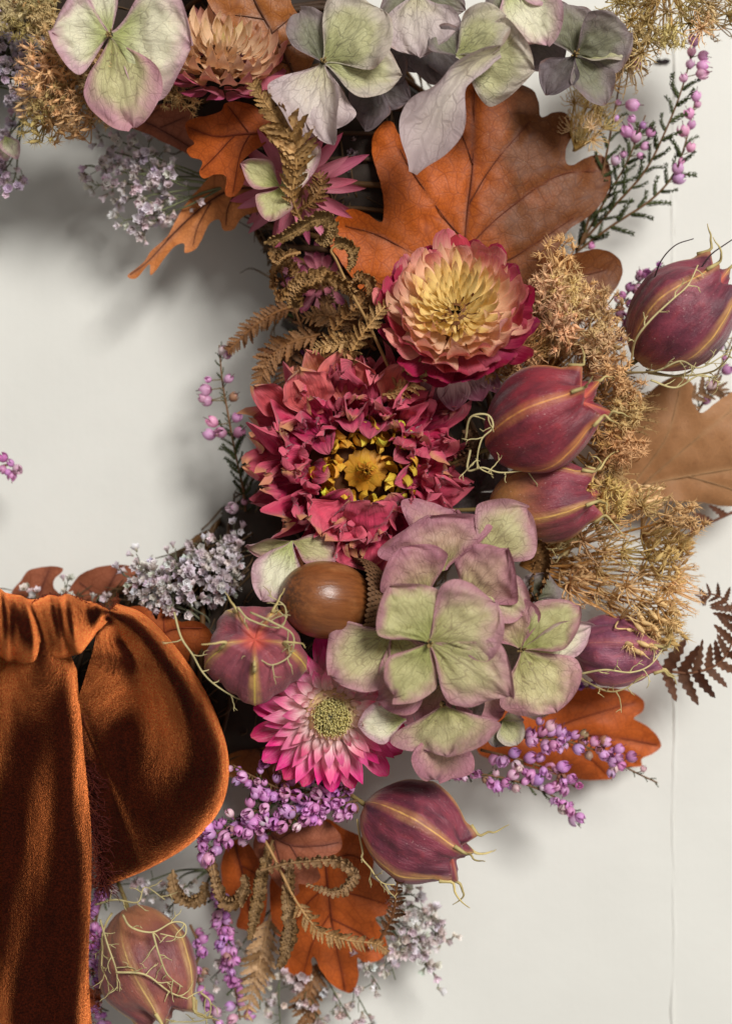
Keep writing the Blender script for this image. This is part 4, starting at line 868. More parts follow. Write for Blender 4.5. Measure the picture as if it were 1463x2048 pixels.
sf, sfA = strawflower('cream hearted strawflower with magenta outer bracts below the large oak leaf', 912, 624, 372, 146, (-.10, .40, 1), dome([
   (15, 1.04, -.02, .46, -.32, .3, 52, PB, cj(mag, (140, 26, 66)), BM_mag), (18, 1.02, .14, .48, -.25, .6, 50, PB, cj(mag, (176, 44, 84)), BM_mag), (20, .97, .28, .48, -.17, .9, 48, PB, cj((190, 62, 92), pinkc, (206, 90, 108)), BM_mag),
   (21, .90, .38, .46, -.09, 1.15, 46, PB, cj(pinkc, (222, 118, 126), (228, 140, 132)), BM_salmon), (22, .81, .45, .42, -.02, 1.3, 42, PB, cj((228, 120, 136), (236, 156, 150), (240, 170, 150)), BM_salmon), (25, .70, .46, .37, .04, 1.35, 30, PP, cj((240, 168, 150), (246, 192, 160)), BM_salmon),
   (26, .57, .47, .31, .08, 1.3, 25, PP, cj((250, 180, 146), (252, 200, 156)), BM_cream), (25, .45, .47, .25, .11, 1.2, 23, PP, cj((254, 212, 150), (252, 194, 150)), BM_cream), (22, .33, .46, .18, .13, 1.0, 21, PP, cj((240, 204, 146), cream), BM_cream), (17, .22, .44, .12, .14, .8, 19, PP, cj(cream, (236, 206, 128)), BM_cream), (12, .11, .42, .06, .15, .5, 18, PP, cj(cream, (214, 168, 80)), BM_cream)]), BM_cream, 'sf1', 1)
for tx, ty, wd in ((908, 822, 66), (962, 802, 70), (854, 808, 56), (1000, 786, 40)):
    sepal_on(sf, B(lerp(905, tx, .5), lerp(640, ty, .6), 330), B(tx, ty, 300), wd, BM_white, p_lance, .3, -.2, .3, .03, seed=tx, color=C(150, 84, 104), name='drooping_bract', n=14)
strawflower('hot pink strawflower with a pale yellow disc under the green hydrangea', 662, 1430, 352, 154, (.05, -.05, 1),
  [dict(n=19, rb=.36, zb=-.20, el=4, L=.66, W=38, bend=.2, col=cj(hot, (212, 30, 108), (226, 40, 124)), cup=.25),
   dict(n=20, rb=.36, zb=-.12, el=14, L=.60, W=38, bend=.2, col=cj(hot, (244, 84, 160)), cup=.25, prof=p_bract_pt),
   dict(n=20, rb=.35, zb=-.04, el=25, L=.52, W=36, bend=.25, col=cj((244, 96, 158), (248, 128, 172)), cup=.25, prof=p_bract_pt),
   dict(n=19, rb=.33, zb=.02, el=38, L=.42, W=34, bend=.3, col=cj((248, 140, 174), (242, 104, 154)), cup=.25, prof=p_bract_pt),
   dict(n=17, rb=.31, zb=.06, el=54, L=.30, W=32, bend=.4, col=cj((226, 150, 160), (216, 110, 136)), cup=.3, prof=p_bract_pt), dict(n=20, rb=.27, zb=.08, el=66, L=.22, W=26, bend=.3, col=cj((240, 196, 190), (236, 176, 180)), prof=p_bract_pt), dict(n=20, rb=.23, zb=.09, el=74, L=.18, W=24, bend=.2, col=cj((246, 222, 196), (240, 206, 190)), prof=p_bract_pt)], BM_white, 'sf2', 2,
  disc=(36, 28, C(248, 240, 190), C(240, 214, 160)))
strawflower('peach strawflower half hidden between the pink edged floret and the brown leaf', 446, 112, 335, 122, (.15, .72, .8), dome([
   (15, 1.08, -.12, .46, -.34, .3, 50, PB, cj((196, 96, 130), (178, 80, 116)), BM_pink), (16, 1.04, .08, .48, -.25, .5, 50, PB, cj((206, 108, 132), (196, 100, 124)), BM_pink), (18, .98, .26, .48, -.15, .9, 46, PP, cj((214, 130, 130), (222, 150, 134)), BM_peach),
   (18, .86, .40, .44, -.05, 1.15, 44, PP, cj((228, 166, 136), (236, 170, 146)), BM_peach), (18, .70, .48, .37, .03, 1.25, 40, PP, cj(peach, (238, 186, 146)), BM_peach), (16, .52, .52, .28, .09, 1.1, 36, PP, cj((238, 190, 148)), BM_peach), (13, .34, .52, .18, .12, 1., 32, PP, cj((240, 200, 150)), BM_peach), (9, .16, .48, .08, .14, .6, 28, PP, cj(cream), BM_peach)]), BM_peach, 'sf3', 3)
strawflower('dusty pink flower with narrow drooping bracts behind the bracken tip', 590, 372, 270, 138, (-.25, -.45, .85),
  [dict(n=15, rb=.2, zb=-.1, el=-4, L=.86, W=22, bend=-.15, col=cj((214, 112, 134), (190, 84, 112)), prof=p_lance),
   dict(n=13, rb=.2, zb=0, el=12, L=.74, W=22, bend=-.1, col=cj((220, 130, 146), (200, 100, 124)), prof=p_lance),
   dict(n=11, rb=.16, zb=.06, el=34, L=.5, W=24, bend=.3, col=cj((206, 110, 130)), prof=p_lance)], BM_pink, 'sf4', 4)
strawflower('dark rose strawflower in the shade under the curled bracken', 640, 560, 210, 84, (-.1, .1, 1),
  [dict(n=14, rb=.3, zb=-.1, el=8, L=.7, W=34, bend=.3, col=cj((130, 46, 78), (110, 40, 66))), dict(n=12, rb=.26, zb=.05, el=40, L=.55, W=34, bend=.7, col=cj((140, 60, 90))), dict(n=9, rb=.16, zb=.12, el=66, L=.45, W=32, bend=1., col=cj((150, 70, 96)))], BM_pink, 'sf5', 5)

# ================================================================ crimson dahlia
def dahlia_mat():
    m, nt, bs, out = nodes('dahlia_petal'); oi = objinfo(nt); x = sep(nt, attr(nt, 'pt').outputs['Vector'])
    rnd = ma(nt, 'MULTIPLY', oi.outputs['Random'], 40.)
    st = noise(nt, nd(nt, 'CombineXYZ', {0: ma(nt, 'MULTIPLY', x[1], 9.), 1: ma(nt, 'MULTIPLY', x[0], 1.6), 2: rnd}).outputs[0], 1.5, 4.)
    n1 = noise(nt, nd(nt, 'CombineXYZ', {0: ma(nt, 'MULTIPLY', x[1], 2.), 1: ma(nt, 'MULTIPLY', x[0], 3.), 2: rnd}).outputs[0], 1.8, 5.)
    ed = ma(nt, 'MAXIMUM', ss(nt, x[0], .55, 1.), ma(nt, 'MULTIPLY', ss(nt, ma(nt, 'ABSOLUTE', x[1]), .72, 1.), .7))
    ed = ma(nt, 'MULTIPLY', ed, ma(nt, 'ADD', .35, ma(nt, 'MULTIPLY', n1, 1.3)), clamp=True)
    c = mx(nt, ss(nt, n1, .35, .7), oi.outputs['Color'], mx(nt, 1., oi.outputs['Color'], (1.3, 1.2, 1.25, 1), 'MULTIPLY'))
    c = mx(nt, ma(nt, 'MULTIPLY', ss(nt, st, .52, .7), .5), c, mx(nt, 1., c, (.5, .35, .5, 1), 'MULTIPLY'))
    c = mx(nt, ma(nt, 'MULTIPLY', ed, .5), c, C(232, 128, 138))
    tip = ma(nt, 'MULTIPLY', ss(nt, x[0], .86, 1.), ss(nt, oi.outputs['Random'], .35, .8)); c = mx(nt, ma(nt, 'MULTIPLY', tip, .8), c, C(206, 154, 98))
    w = ma(nt, 'ADD', st, ma(nt, 'MULTIPLY', n1, .8))
    finish(nt, bs, out, c, .62, bump(nt, w, .7, 5.), .16, .25, .3)
    return m
DM_ = dahlia_mat()
DV = {}
def dset(key, W, b1, b2, cup, ruf, crink, ridge):
    if key not in DV:
        DV[key] = [(lambda q: make_mesh('petal', q[0], q[1], DM_, q[2]))(petal(100., W * f, p_dahl, 20, 15, b1 * f, b2, cup * f2, ruf, 8., crink, 50 + k * 3, tw, ridge, 4)) for k, (f, f2, tw) in enumerate(((1, 1, 0), (.85, 1.5, .35), (1.12, .7, -.3), (.95, 1.8, -.5), (1.05, -.5, .3), (.9, .4, 0)))]
    return DV[key]
R = 226.; dp = B(722, 938, 330); dah = thing('dahlia', dp, 'crimson dried dahlia with crinkled petals and a yellow heart', 'dahlia'); A = basis_from((.02, -.06, 1)); r_ = np.random.default_rng(31)
for ri, q in enumerate([
    dict(n=20, rb=.44, zb=-.34, el=6, L=.56, W=56, b1=.3, b2=.9, cup=.3, ruf=.36, cr=.12, rg=.012, col=[(192, 50, 88), (206, 72, 100), (170, 36, 76)]),
    dict(n=21, rb=.45, zb=-.22, el=22, L=.54, W=56, b1=.4, b2=1.0, cup=.35, ruf=.38, cr=.12, rg=.012, col=[(200, 48, 92), (212, 78, 106), (178, 36, 82)]),
    dict(n=21, rb=.46, zb=-.12, el=42, L=.46, W=58, b1=.5, b2=1.0, cup=.4, ruf=.38, cr=.125, rg=.014, col=[(196, 40, 90), (180, 30, 84), (210, 68, 106)]),
    dict(n=17, rb=.45, zb=-.06, el=58, L=.38, W=62, b1=.7, b2=.8, cup=.45, ruf=.34, cr=.11, rg=.016, col=[(182, 34, 80), (198, 48, 90)]),
    dict(n=10, rb=.42, zb=-.10, el=74, L=.36, W=66, b1=1.05, b2=.6, cup=-.4, ruf=.08, cr=.035, rg=.03, col=[(154, 22, 74), (168, 30, 82), (186, 44, 96)])]):
    ms = dset(ri, q['W'], q['b1'], q['b2'], q['cup'], q['ruf'], q['cr'], q['rg'])
    for i in range(q['n']):
        a = (i + r_.uniform(-.3, .3) + .5 * (ri % 2)) * 2 * PI / q['n']; el = math.radians(q['el'] + r_.normal(0, 7)); dr = np.array([math.cos(a), math.sin(a), 0.])
        Y = dr * math.cos(el) + np.array([0, 0, math.sin(el)]) + np.array([-dr[1], dr[0], 0]) * r_.normal(0, .16); Z = -dr * math.sin(el) + np.array([0, 0, math.cos(el)])
        col = q['col'][r_.integers(0, len(q['col']))]; big = 1.1 if (dr[1] > .4 and ri < 2) else 1.
        part(dah, 'petal', ms[r_.integers(0, 6)], frame(A @ (dr * q['rb'] * R * r_.uniform(.93, 1.05) + np.array([0, 0, q['zb'] * R])), A @ Y, A @ Z, q['L'] * R / 100 * r_.uniform(.86, 1.14) * big, r_.normal(0, .22)), color=C(tuple(np.clip(np.array(col) + r_.normal(0, 7), 0, 255))))
# two big folded petals at the bottom, one crooked petal at the upper edge
for tx, ty, cx, cy, wd, h0, h1, cup, col in ((742, 1010, 745, 1085, 100, 370, 430, -.55, (196, 62, 92)), (650, 1068, 690, 1010, 120, 350, 388, .4, (206, 78, 100)), (735, 1140, 715, 1050, 110, 340, 352, .35, (190, 60, 88)), (505, 770, 580, 830, 62, 320, 360, .6, (176, 70, 76)), (612, 702, 655, 790, 62, 310, 350, .5, (206, 130, 92)), (690, 706, 690, 800, 110, 330, 372, .25, (216, 112, 100)), (800, 728, 770, 800, 66, 320, 372, .3, (210, 116, 96)), (600, 742, 630, 830, 100, 330, 390, .3, (208, 96, 94))):
    sepal_on(dah, B(cx, cy, h0), B(tx, ty, h1), wd, DM_, p_dahl, .6, .3, cup, .12, seed=tx, crink=.05, color=C(col), name='petal', n=22)
def rolled(root, c, tip, w, col, seed):
    sepal_on(root, c, tip, w, M_yel, p_lance, .9, .6, .9, .06, seed=seed, crink=.03, color=C(col), name='floret_strip', n=12)
M_yel = bract_mat('dahlia_heart', C(206, 146, 44), (.0, .7), .5, .12)
BC = np.array([8, -2, 0])
for i in range(16):
    a = i / 16 * 2 * PI + r_.uniform(-.1, .1); d = np.array([math.cos(a), math.sin(a), 0]); c0 = dp + A @ (d * 44 + BC + np.array([0, 0, 6])); t0 = dp + A @ (d * (4 + r_.uniform(0, 4)) + BC + np.array([0, 0, 54 + r_.uniform(-4, 5)]))
    sepal_on(dah, c0, t0, 33, M_yel, p_lance, 1.1, .9, -.4, .05, seed=i, crink=.03, color=C(212 + r_.normal(0, 14), 156 + r_.normal(0, 10), 54), name='floret_strip', n=12, up=tuple(A @ (d + np.array([0, 0, .3]))))
for i in range(80):
    a = i * 2.39996 + r_.uniform(-.2, .2); rr0 = r_.uniform(54, 104); d = np.array([math.cos(a), math.sin(a), 0]); td = np.array([-d[1], d[0], 0]); c0 = dp + A @ (d * rr0 + BC + np.array([0, 0, -8])); t0 = dp + A @ (d * (rr0 + r_.uniform(-26, 12)) + td * r_.uniform(-22, 22) + BC + np.array([0, 0, r_.uniform(24, 56)]))
    sepal_on(dah, c0, t0, r_.uniform(18, 28), M_yel, p_lance, 1.2, .6, .8, .06, seed=i + 60, crink=.04, color=C(236 + r_.normal(0, 10), 194 + r_.normal(0, 12), 70), name='floret_strip', n=12, up=tuple(r_.normal(0, 1, 3) + [0, 0, 1]))
t = np.linspace(0, 1, 8); a = np.linspace(0, 2 * PI, 24, endpoint=False); rr = R * np.array([.02, .2, .34, .44, .48, .46, .34, .06]); zz = R * np.array([-.05, -.06, -.09, -.14, -.2, -.32, -.42, -.46])
part(dah, 'receptacle', make_mesh('receptacle', np.stack([rr[:, None] * np.cos(a), rr[:, None] * np.sin(a), np.broadcast_to(zz[:, None], (8, 24))], -1).reshape(-1, 3) @ A.T, grid_faces(8, 24, True)[:, ::-1], M['twig']), color=C(92, 52, 22))

# ================================================================ acorn
def nut_mat():
    m, nt, bs, out = nodes('acorn_shell'); p = geo_pos(nt); pv = vscale(nt, p, (.10, 1., 1.))
    s1 = noise(nt, pv, 1 / (8 * SC), 5., .65); s2 = noise(nt, pv, 1 / (2.6 * SC), 3.); n1 = noise(nt, p, 1 / (60 * SC), 4.); n2 = noise(nt, p, 1 / (10 * SC), 4., .7)
    c = mx(nt, ss(nt, s1, .3, .7), C(142, 84, 44), C(116, 66, 34)); c = mx(nt, ma(nt, 'MULTIPLY', ss(nt, s2, .5, .8), .25), c, C(104, 60, 34))
    c = mx(nt, ma(nt, 'MULTIPLY', ss(nt, n1, .5, .75), .45), c, C(190, 132, 84))
    x = sep(nt, p)[0]; tipf = ma(nt, 'MULTIPLY', ss(nt, x, -48 * SC, -80 * SC), ss(nt, n2, .38, .6)); c = mx(nt, ma(nt, 'MULTIPLY', tipf, .8), c, C(70, 44, 30))
    finish(nt, bs, out, c, ma(nt, 'ADD', .2, ma(nt, 'MULTIPLY', n1, .24)), bump(nt, ma(nt, 'ADD', s1, s2), .3, 1.6), 0, 0, .5)
    return m
ap = B(652, 1200, 385); ac_ = thing('acorn', ap, 'round brown acorn lying on its side next to its rough cup', 'acorn'); TA = rot_about((0, 0, 1), math.radians(-6)) @ rot_about((0, 1, 0), math.radians(22))
t = np.linspace(0, 1, 40); th = PI * t; prof = np.sin(th) ** .92; a = np.linspace(0, 2 * PI, 60, endpoint=False)
V = np.stack([np.broadcast_to((-92 * np.cos(th))[:, None], (40, 60)), 75 * prof[:, None] * np.cos(a), 75 * prof[:, None] * np.sin(a)], -1).reshape(-1, 3)
V *= (1 + .01 * sn(V[:, 0] * .02, V[:, 1] * .02, 2))[:, None]
mrot = Matrix(TA.tolist()).to_4x4()
part(ac_, 'nut', make_mesh('nut', V, grid_faces(40, 60, True)[:, ::-1], nut_mat()), mrot)
V, F, A_ = tube([[-83, 0, 0], [-90, 0, 0], [-95, 1, 1]], [7, 4, 1.4], 8); part(ac_, 'point', make_mesh('point', V, F, M['twig']), mrot, C(80, 52, 32))
t = np.linspace(0, 1, 14); a = np.linspace(0, 2 * PI, 44, endpoint=False); rr = 82 * np.cos(t * PI / 2 * .97) ** .55; xx = 60 + 52 * np.sin(t * PI / 2)
V = np.stack([np.broadcast_to(xx[:, None], (14, 44)), rr[:, None] * np.cos(a), rr[:, None] * np.sin(a)], -1); inn = V[0] * [1, .93, .93] + [4, 0, 0]; inn2 = inn * [1, .9, .9] + [14, 0, 0]
V = np.vstack([inn2, inn, V.reshape(-1, 3)])
cup = part(ac_, 'cup', make_mesh('cup', V, grid_faces(16, 44, True)[:, ::-1], M['twig']), mrot, C(98, 70, 48))
sv = Acc(); rs = np.random.default_rng(3)
for i in range(11):
    n = int(48 * math.cos(i / 11.5 * PI / 2) + 5); u = i / 11
    for k in range(n):
        aa_ = (k + .5 * (i % 2)) * 2 * PI / n; r0 = 82 * math.cos(u * PI / 2 * .97) ** .55; c = np.array([60 + 52 * math.sin(u * PI / 2), r0 * math.cos(aa_), r0 * math.sin(aa_)]); nn = unit([.75 * u + .1, math.cos(aa_), math.sin(aa_)]); sd = np.array([0, -math.sin(aa_), math.cos(aa_)]); dn = unit(np.cross(nn, sd)); dn = dn if dn[0] < 0 else -dn
        q = rs.uniform(.85, 1.2); sv.add(np.array([c - sd * 5 * q + nn * .5, c + sd * 5 * q + nn * .5, c + sd * 3.4 * q + dn * 8 * q + nn * 3.6, c - sd * 3.4 * q + dn * 8 * q + nn * 3.6, c + nn * 4.6 + dn * 3, c + dn * 11 * q + nn * 2.4]), [[0, 1, 4], [1, 2, 4], [2, 5, 4], [5, 3, 4], [3, 0, 4]])
part(cup, 'scales', sv.mesh('scales', M['twig']), None, C(112, 80, 54), kind='stuff')

# ================================================================ love-in-a-mist pods
seed_pod('dark plum seed pod with pale forked threads across it at the frame edge', 1362, 636, 330, (.68, .66, .32), 232, 101, POD['plum'], 1, .28, 2, 55, spin=.35,
    threads=[[(1262, 720, 350), (1270, 680, 425), (1300, 640, 452), (1340, 602, 458), (1375, 570, 450), (1395, 530, 430)], [(1250, 745, 330), (1310, 742, 400), (1360, 722, 420), (1400, 735, 410), (1463, 700, 400)], [(1300, 760, 380), (1350, 775, 390), (1400, 750, 400), (1440, 765, 390)]])
seed_pod('wine red seed pod with an orange star crown beside the crimson dahlia', 1080, 844, 385, (.80, .42, .42), 226, 98, POD['wine'], 2, .22, 0, 34, spin=.5,
    threads=[[(930, 880, 380), (940, 835, 420), (975, 830, 430), (985, 855, 430), (962, 880, 430), (955, 930, 420), (985, 950, 400)], [(940, 900, 390), (935, 940, 400), (965, 935, 410), (1000, 945, 400), (1050, 940, 395), (1095, 925, 400)]])
seed_pod('amber based seed pod half under the wine red one', 1084, 1000, 318, (.95, .16, .28), 205, 82, POD['amber'], 3, .28, 1, 50, spin=-.2)
seed_pod('rosy seed pod facing the viewer with a green star crown by the acorn', 510, 1306, 400, (.05, .46, .9), 165, 95, POD['rosy'], 4, .2, 0, 46, spin=.94,
    threads=[[(348, 1225, 420), (362, 1275, 440), (385, 1310, 440), (405, 1345, 440), (430, 1370, 440), (470, 1395, 425), (490, 1400, 420)], [(500, 1225, 470), (545, 1245, 490), (585, 1270, 480), (580, 1310, 480), (545, 1330, 488), (518, 1318, 490)], [(475, 1215, 470), (500, 1240, 480), (560, 1255, 470), (570, 1215, 460), (535, 1190, 450)]])
seed_pod('crumpled mauve seed pod at the outer rim of the wreath', 1232, 1302, 245, (.98, -.02, .2), 168, 74, POD['mauve'], 5, 1.0, 1, 40, spin=.3,
    threads=[[(1160, 1348, 300), (1210, 1340, 330), (1260, 1345, 330), (1300, 1330, 320), (1330, 1290, 300)]])
seed_pod('plum seed pod hanging clear against the white wall', 826, 1664, 300, (.86, -.42, .30), 214, 96, POD['plum'], 6, .5, 3, 58, spin=.1)
seed_pod('bronze seed pod netted with pale threads beside the ribbon tail', 297, 1926, 240, (.42, -.86, .30), 228, 96, POD['bronze'], 7, .35, 1, 62, spin=.2,
    threads=[[(245, 1830, 300), (262, 1855, 335), (305, 1865, 345), (345, 1845, 340), (370, 1850, 330), (365, 1875, 335), (320, 1868, 345)], [(305, 1865, 345), (318, 1910, 352), (335, 1950, 345), (365, 1975, 325)], [(200, 1840, 280), (215, 1890, 320), (232, 1940, 330), (235, 1980, 320)], [(232, 1945, 330), (290, 1950, 350), (340, 1985, 330), (380, 2000, 300)], [(190, 1810, 270), (230, 1800, 280), (275, 1805, 290), (290, 1775, 280), (330, 1800, 270)], [(400, 1985, 280), (420, 2005, 280), (410, 2040, 270), (340, 2045, 290)]])

for pts in ([(1306, 560, 360), (1322, 520, 385), (1350, 490, 390), (1386, 477, 385)], [(1398, 540, 390), (1420, 510, 395), (1450, 488, 390), (1490, 462, 380)]):
    hp = next(o for o in ORG if o.name == 'seed_pod'); V2, F2, A2 = tube(spl(np.array([B(*q) for q in pts]) - ORG[hp], 24), np.linspace(1.7, 1.0, 24), 5)
    part(hp, 'dark_hair', make_mesh('dark_hair', V2, F2, M['twig'], {'t': A2}), color=C(60, 42, 44))
tg = thing('twig_fragment', B(1324, 122, 6), 'tiny black twig fragment stuck to the wall beside the golden wild carrot', 'twig')
V2, F2, A2 = tube(np.array([[-15, -1, 0], [-8, 1, 1], [-2, -1, 0], [5, 1, 1], [13, 0, 0], [16, -1, 0]]), [2.5, 4.6, 4.2, 5, 4.4, 2.], 7); part(tg, 'splinter', make_mesh('splinter', V2, F2, M['twig'], {'t': A2}), color=C(34, 22, 24))

# ================================================================ wild carrot
def scatter(poly, n, h0, h1, seed, dmin=20):
    r = np.random.default_rng(seed); P = np.array(poly, float); lo, hi = P.min(0), P.max(0); out = []; tries = 0
    while len(out) < n and tries < 9000:
        tries += 1; q = r.uniform(lo, hi)
        if poly_inside(q[None], P)[0] and all((q[0] - o[0]) ** 2 + (q[1] - o[1]) ** 2 > dmin ** 2 for o in out): out.append((q[0], q[1], r.uniform(h0, h1), r.uniform(.85, 1.2)))
    return out
umbel('bristly tan wild carrot head between the strawflower and the plum pod', (1085, 760, 220), scatter([(1075, 560), (1115, 520), (1165, 600), (1215, 640), (1245, 690), (1200, 720), (1110, 700), (1060, 640)], 22, 235, 330, 1, 27), SEEDY, 52, 1, (228, 182, 134), lean=.35)
umbel('golden wild carrot seed head around the wine red pod', (1090, 860, 190), scatter([(980, 670), (1060, 690), (1180, 710), (1245, 750), (1250, 830), (1220, 850), (1190, 760), (1100, 730), (1000, 760), (960, 730)], 23, 230, 315, 2, 29) + scatter([(1190, 830), (1232, 830), (1236, 1000), (1190, 1000), (1170, 930)], 13, 225, 295, 12, 28), FAN + BARE + SEEDY[:2], 56, 2, (230, 182, 128), lean=.7)
umbel('straw coloured wild carrot fan spreading toward the wall below the amber pod', (1040, 1130, 210), scatter([(1075, 1090), (1180, 1010), (1290, 1000), (1350, 1060), (1372, 1140), (1330, 1210), (1300, 1260), (1190, 1225), (1120, 1180)], 28, 190, 300, 3, 34), BARE + FAN, 66, 3, (226, 188, 128), (190, 134, 70), lean=1.3, rayr=2.8)
umbel('tan wild carrot head under the cream hydrangea floret', (215, 130, 250), scatter([(110, 90), (150, 100), (220, 110), (260, 130), (220, 200), (190, 250), (110, 265), (72, 225), (85, 160)], 24, 275, 355, 4, 25) + [(360, 195, 320), (345, 185, 320)], SEEDY, 50, 4, (220, 178, 126), (180, 138, 84), lean=.6)
umbel('small tan wild carrot tuft in the upper corner', (60, -10, 260), scatter([(0, 0), (100, -20), (105, 40), (40, 60), (10, 40)], 9, 300, 340, 5, 20), SEEDY, 48, 5, (206, 180, 130), lean=.5)
umbel('golden wild carrot spray filling the upper corner beside the heather', (1330, -40, 250), scatter([(1230, -20), (1480, -30), (1480, 40), (1380, 62), (1310, 90), (1250, 130), (1225, 90)], 32, 250, 330, 6, 24), BARE + FAN[:1], 50, 6, (222, 194, 138), (196, 158, 92), lean=.9, rayr=2.6)
umbel('yellow tufted wild carrot wisps behind the large oak leaf', (1150, 300, 200), scatter([(1130, 205), (1185, 190), (1215, 240), (1200, 290), (1150, 290)], 11, 215, 255, 7, 20) + [(1225, 170, 240), (1245, 140, 240), (1235, 110, 250)], BARE, 36, 7, (222, 194, 136), (196, 160, 92), lean=.8)
umbel('brown nest of wild carrot rays below the cream strawflower', (1020, 760, 270), [(1010, 700, 320), (1035, 690, 325), (1065, 705, 310), (990, 730, 300)], BARE, 52, 8, (206, 156, 96), (160, 108, 60), lean=.8)

# ================================================================ heather
heather('tall lilac heather against the white wall beside the large oak leaf', [[(1150, 500, 130), (1225, 415, 170), (1290, 340, 190), (1335, 250, 200), (1365, 170, 205), (1390, 78, 205)], [(1150, 505, 130), (1225, 450, 160), (1300, 400, 170), (1345, 350, 175), (1370, 285, 180), (1392, 190, 180)], [(1160, 490, 150), (1200, 360, 190), (1225, 240, 210), (1250, 100, 215)], [(1165, 480, 140), (1215, 390, 170), (1255, 320, 190), (1290, 230, 200)]],
    [(1387, 78), (1383, 100), (1407, 112), (1405, 131), (1403, 146), (1365, 152), (1380, 125), (1391, 190), (1396, 204), (1377, 226), (1383, 246), (1366, 261), (1382, 292), (1365, 319), (1355, 337), (1356, 357), (1259, 101), (1259, 126), (1238, 201), (1262, 209), (1261, 235), (1235, 233), (1290, 247), (1302, 262), (1254, 263), (1271, 273), (1292, 291), (1285, 311), (1247, 304), (1231, 319), (1186, 488), (1268, 128)],
    shoots=[(0, 20, .02, .8, 48), (1, 16, .02, .8, 46), (2, 12, .05, .7, 40), (3, 16, .02, .9, 46)], size=27, seed=1, col=(240, 184, 220))
heather('upright pink heather sprig standing in the empty middle of the ring', [[(505, 1120, 150), (492, 1040, 170), (486, 980, 180), (470, 905, 185), (456, 830, 185), (444, 760, 190), (438, 690, 190)]],
    [(456, 709), (413, 758), (458, 756), (412, 780), (413, 801), (468, 793), (474, 834), (425, 844), (419, 869), (441, 865), (478, 865), (466, 1016), (468, 1066), (458, 1086), (447, 700), (405, 796), (490, 1000)], shoots=[(0, 18, .3, .6, 38), (0, 14, .6, 1.0, 16), (0, 8, .0, .3, 24)], size=26, seed=2, col=(236, 176, 212))
heather('lilac heather sprigs lying across the bright orange oak leaf', [[(930, 1470, 240), (1040, 1475, 240), (1120, 1480, 235), (1200, 1505, 220), (1260, 1540, 200), (1314, 1566, 180)], [(830, 1535, 240), (930, 1545, 240), (1020, 1560, 235), (1100, 1590, 220), (1162, 1636, 200)], [(960, 1500, 230), (1040, 1520, 230), (1110, 1545, 225), (1150, 1575, 215)]],
    [(1212, 1484), (1200, 1500), (1238, 1498), (1262, 1514), (1288, 1534), (1222, 1548), (1080, 1440), (1100, 1452), (1120, 1465), (1060, 1470)], auto=[(0, 32, .22, .74, 25), (1, 32, .15, .98, 23), (2, 22, .1, 1., 23)], shoots=[(1, 22, .0, 1., 26), (0, 10, .6, 1., 12), (0, 8, .0, .4, 22)], size=25, seed=3, col=(226, 168, 214))
heather('thick lilac heather bunch between the bow loop and the plum pod', [[(720, 1560, 260), (640, 1580, 280), (560, 1598, 290), (480, 1640, 285), (390, 1695, 270)], [(720, 1600, 260), (650, 1618, 280), (570, 1640, 285), (490, 1665, 275), (400, 1705, 260)], [(705, 1590, 280), (620, 1600, 300), (520, 1560, 300), (465, 1530, 290)], [(700, 1580, 280), (640, 1560, 290), (590, 1530, 300), (530, 1520, 300)]],
    [(532, 1524), (570, 1508), (528, 1560), (528, 1590), (500, 1604), (640, 1560), (690, 1595)], auto=[(0, 48, .10, 1., 31), (1, 50, .06, 1., 29), (2, 18, .2, 1., 24), (3, 11, .3, 1., 20)], shoots=[(0, 26, .1, .9, 30), (1, 22, .1, .9, 28), (3, 14, .2, 1., 22)], size=27, seed=4, col=(232, 170, 222))
heather('lilac heather trailing down beside the bronze pod', [[(400, 1700, 230), (430, 1780, 210), (445, 1850, 190), (460, 1920, 170), (480, 2040, 150)], [(380, 1850, 160), (400, 1900, 165), (392, 1950, 165), (430, 2050, 150)]], auto=[(0, 44, .25, 1., 18), (1, 22, .1, 1., 18)], shoots=[(0, 16, .1, .9, 24), (1, 8, .1, .9, 20)], size=24, seed=5, col=(220, 156, 210))
heather('lilac heather peeping out along the edge of the ribbon tail', [[(240, 1740, 200), (200, 1810, 190), (186, 1900, 180), (190, 1980, 170), (215, 2060, 160)]], auto=[(0, 40, .1, 1., 18)], shoots=[(0, 12, 0, 1., 24)], size=24, seed=6, col=(220, 158, 212))
heather('faded heather behind the dark plum pod', [[(1160, 720, 150), (1215, 640, 170), (1260, 580, 180), (1325, 525, 185)], [(1200, 720, 150), (1240, 660, 160), (1260, 610, 165)]], auto=[(0, 16, .2, 1., 18), (1, 12, .1, 1., 18)], shoots=[(0, 8, .2, 1, 18)], size=23, seed=7, col=(206, 150, 188))
heather('few lilac heather bells at the frame edge under the plum pod', [[(1390, 830, 120), (1420, 780, 140), (1448, 715, 150), (1470, 660, 150)]], [(1450, 712), (1452, 740), (1420, 770), (1412, 800), (1440, 690)], shoots=[(0, 6, 0, 1, 18)], size=23, seed=8, col=(224, 160, 208))
heather('stray heather tip at the inner wall by the frame edge', [[(-60, 960, 150), (-20, 945, 170), (10, 930, 175), (35, 935, 175)]], [(6, 915), (20, 925), (34, 938), (14, 945), (24, 952), (4, 940)], size=23, seed=9, col=(224, 160, 210))
heather('small dim heather shoot among the bracken stems', [[(640, 760, 150), (610, 690, 165), (590, 640, 170), (575, 580, 175)]], [(575, 560), (610, 700)], shoots=[(0, 18, 0, 1, 26)], size=22, seed=10, col=(190, 120, 174))
heather('dim heather in the shade left of the large oak leaf', [[(720, 460, 130), (715, 400, 160), (735, 330, 175)], [(690, 440, 130), (660, 390, 150), (690, 320, 165)]], auto=[(0, 16, .2, 1., 24), (1, 14, .2, 1., 24)], shoots=[(0, 8, 0, 1, 24)], size=22, seed=11, col=(190, 130, 174))
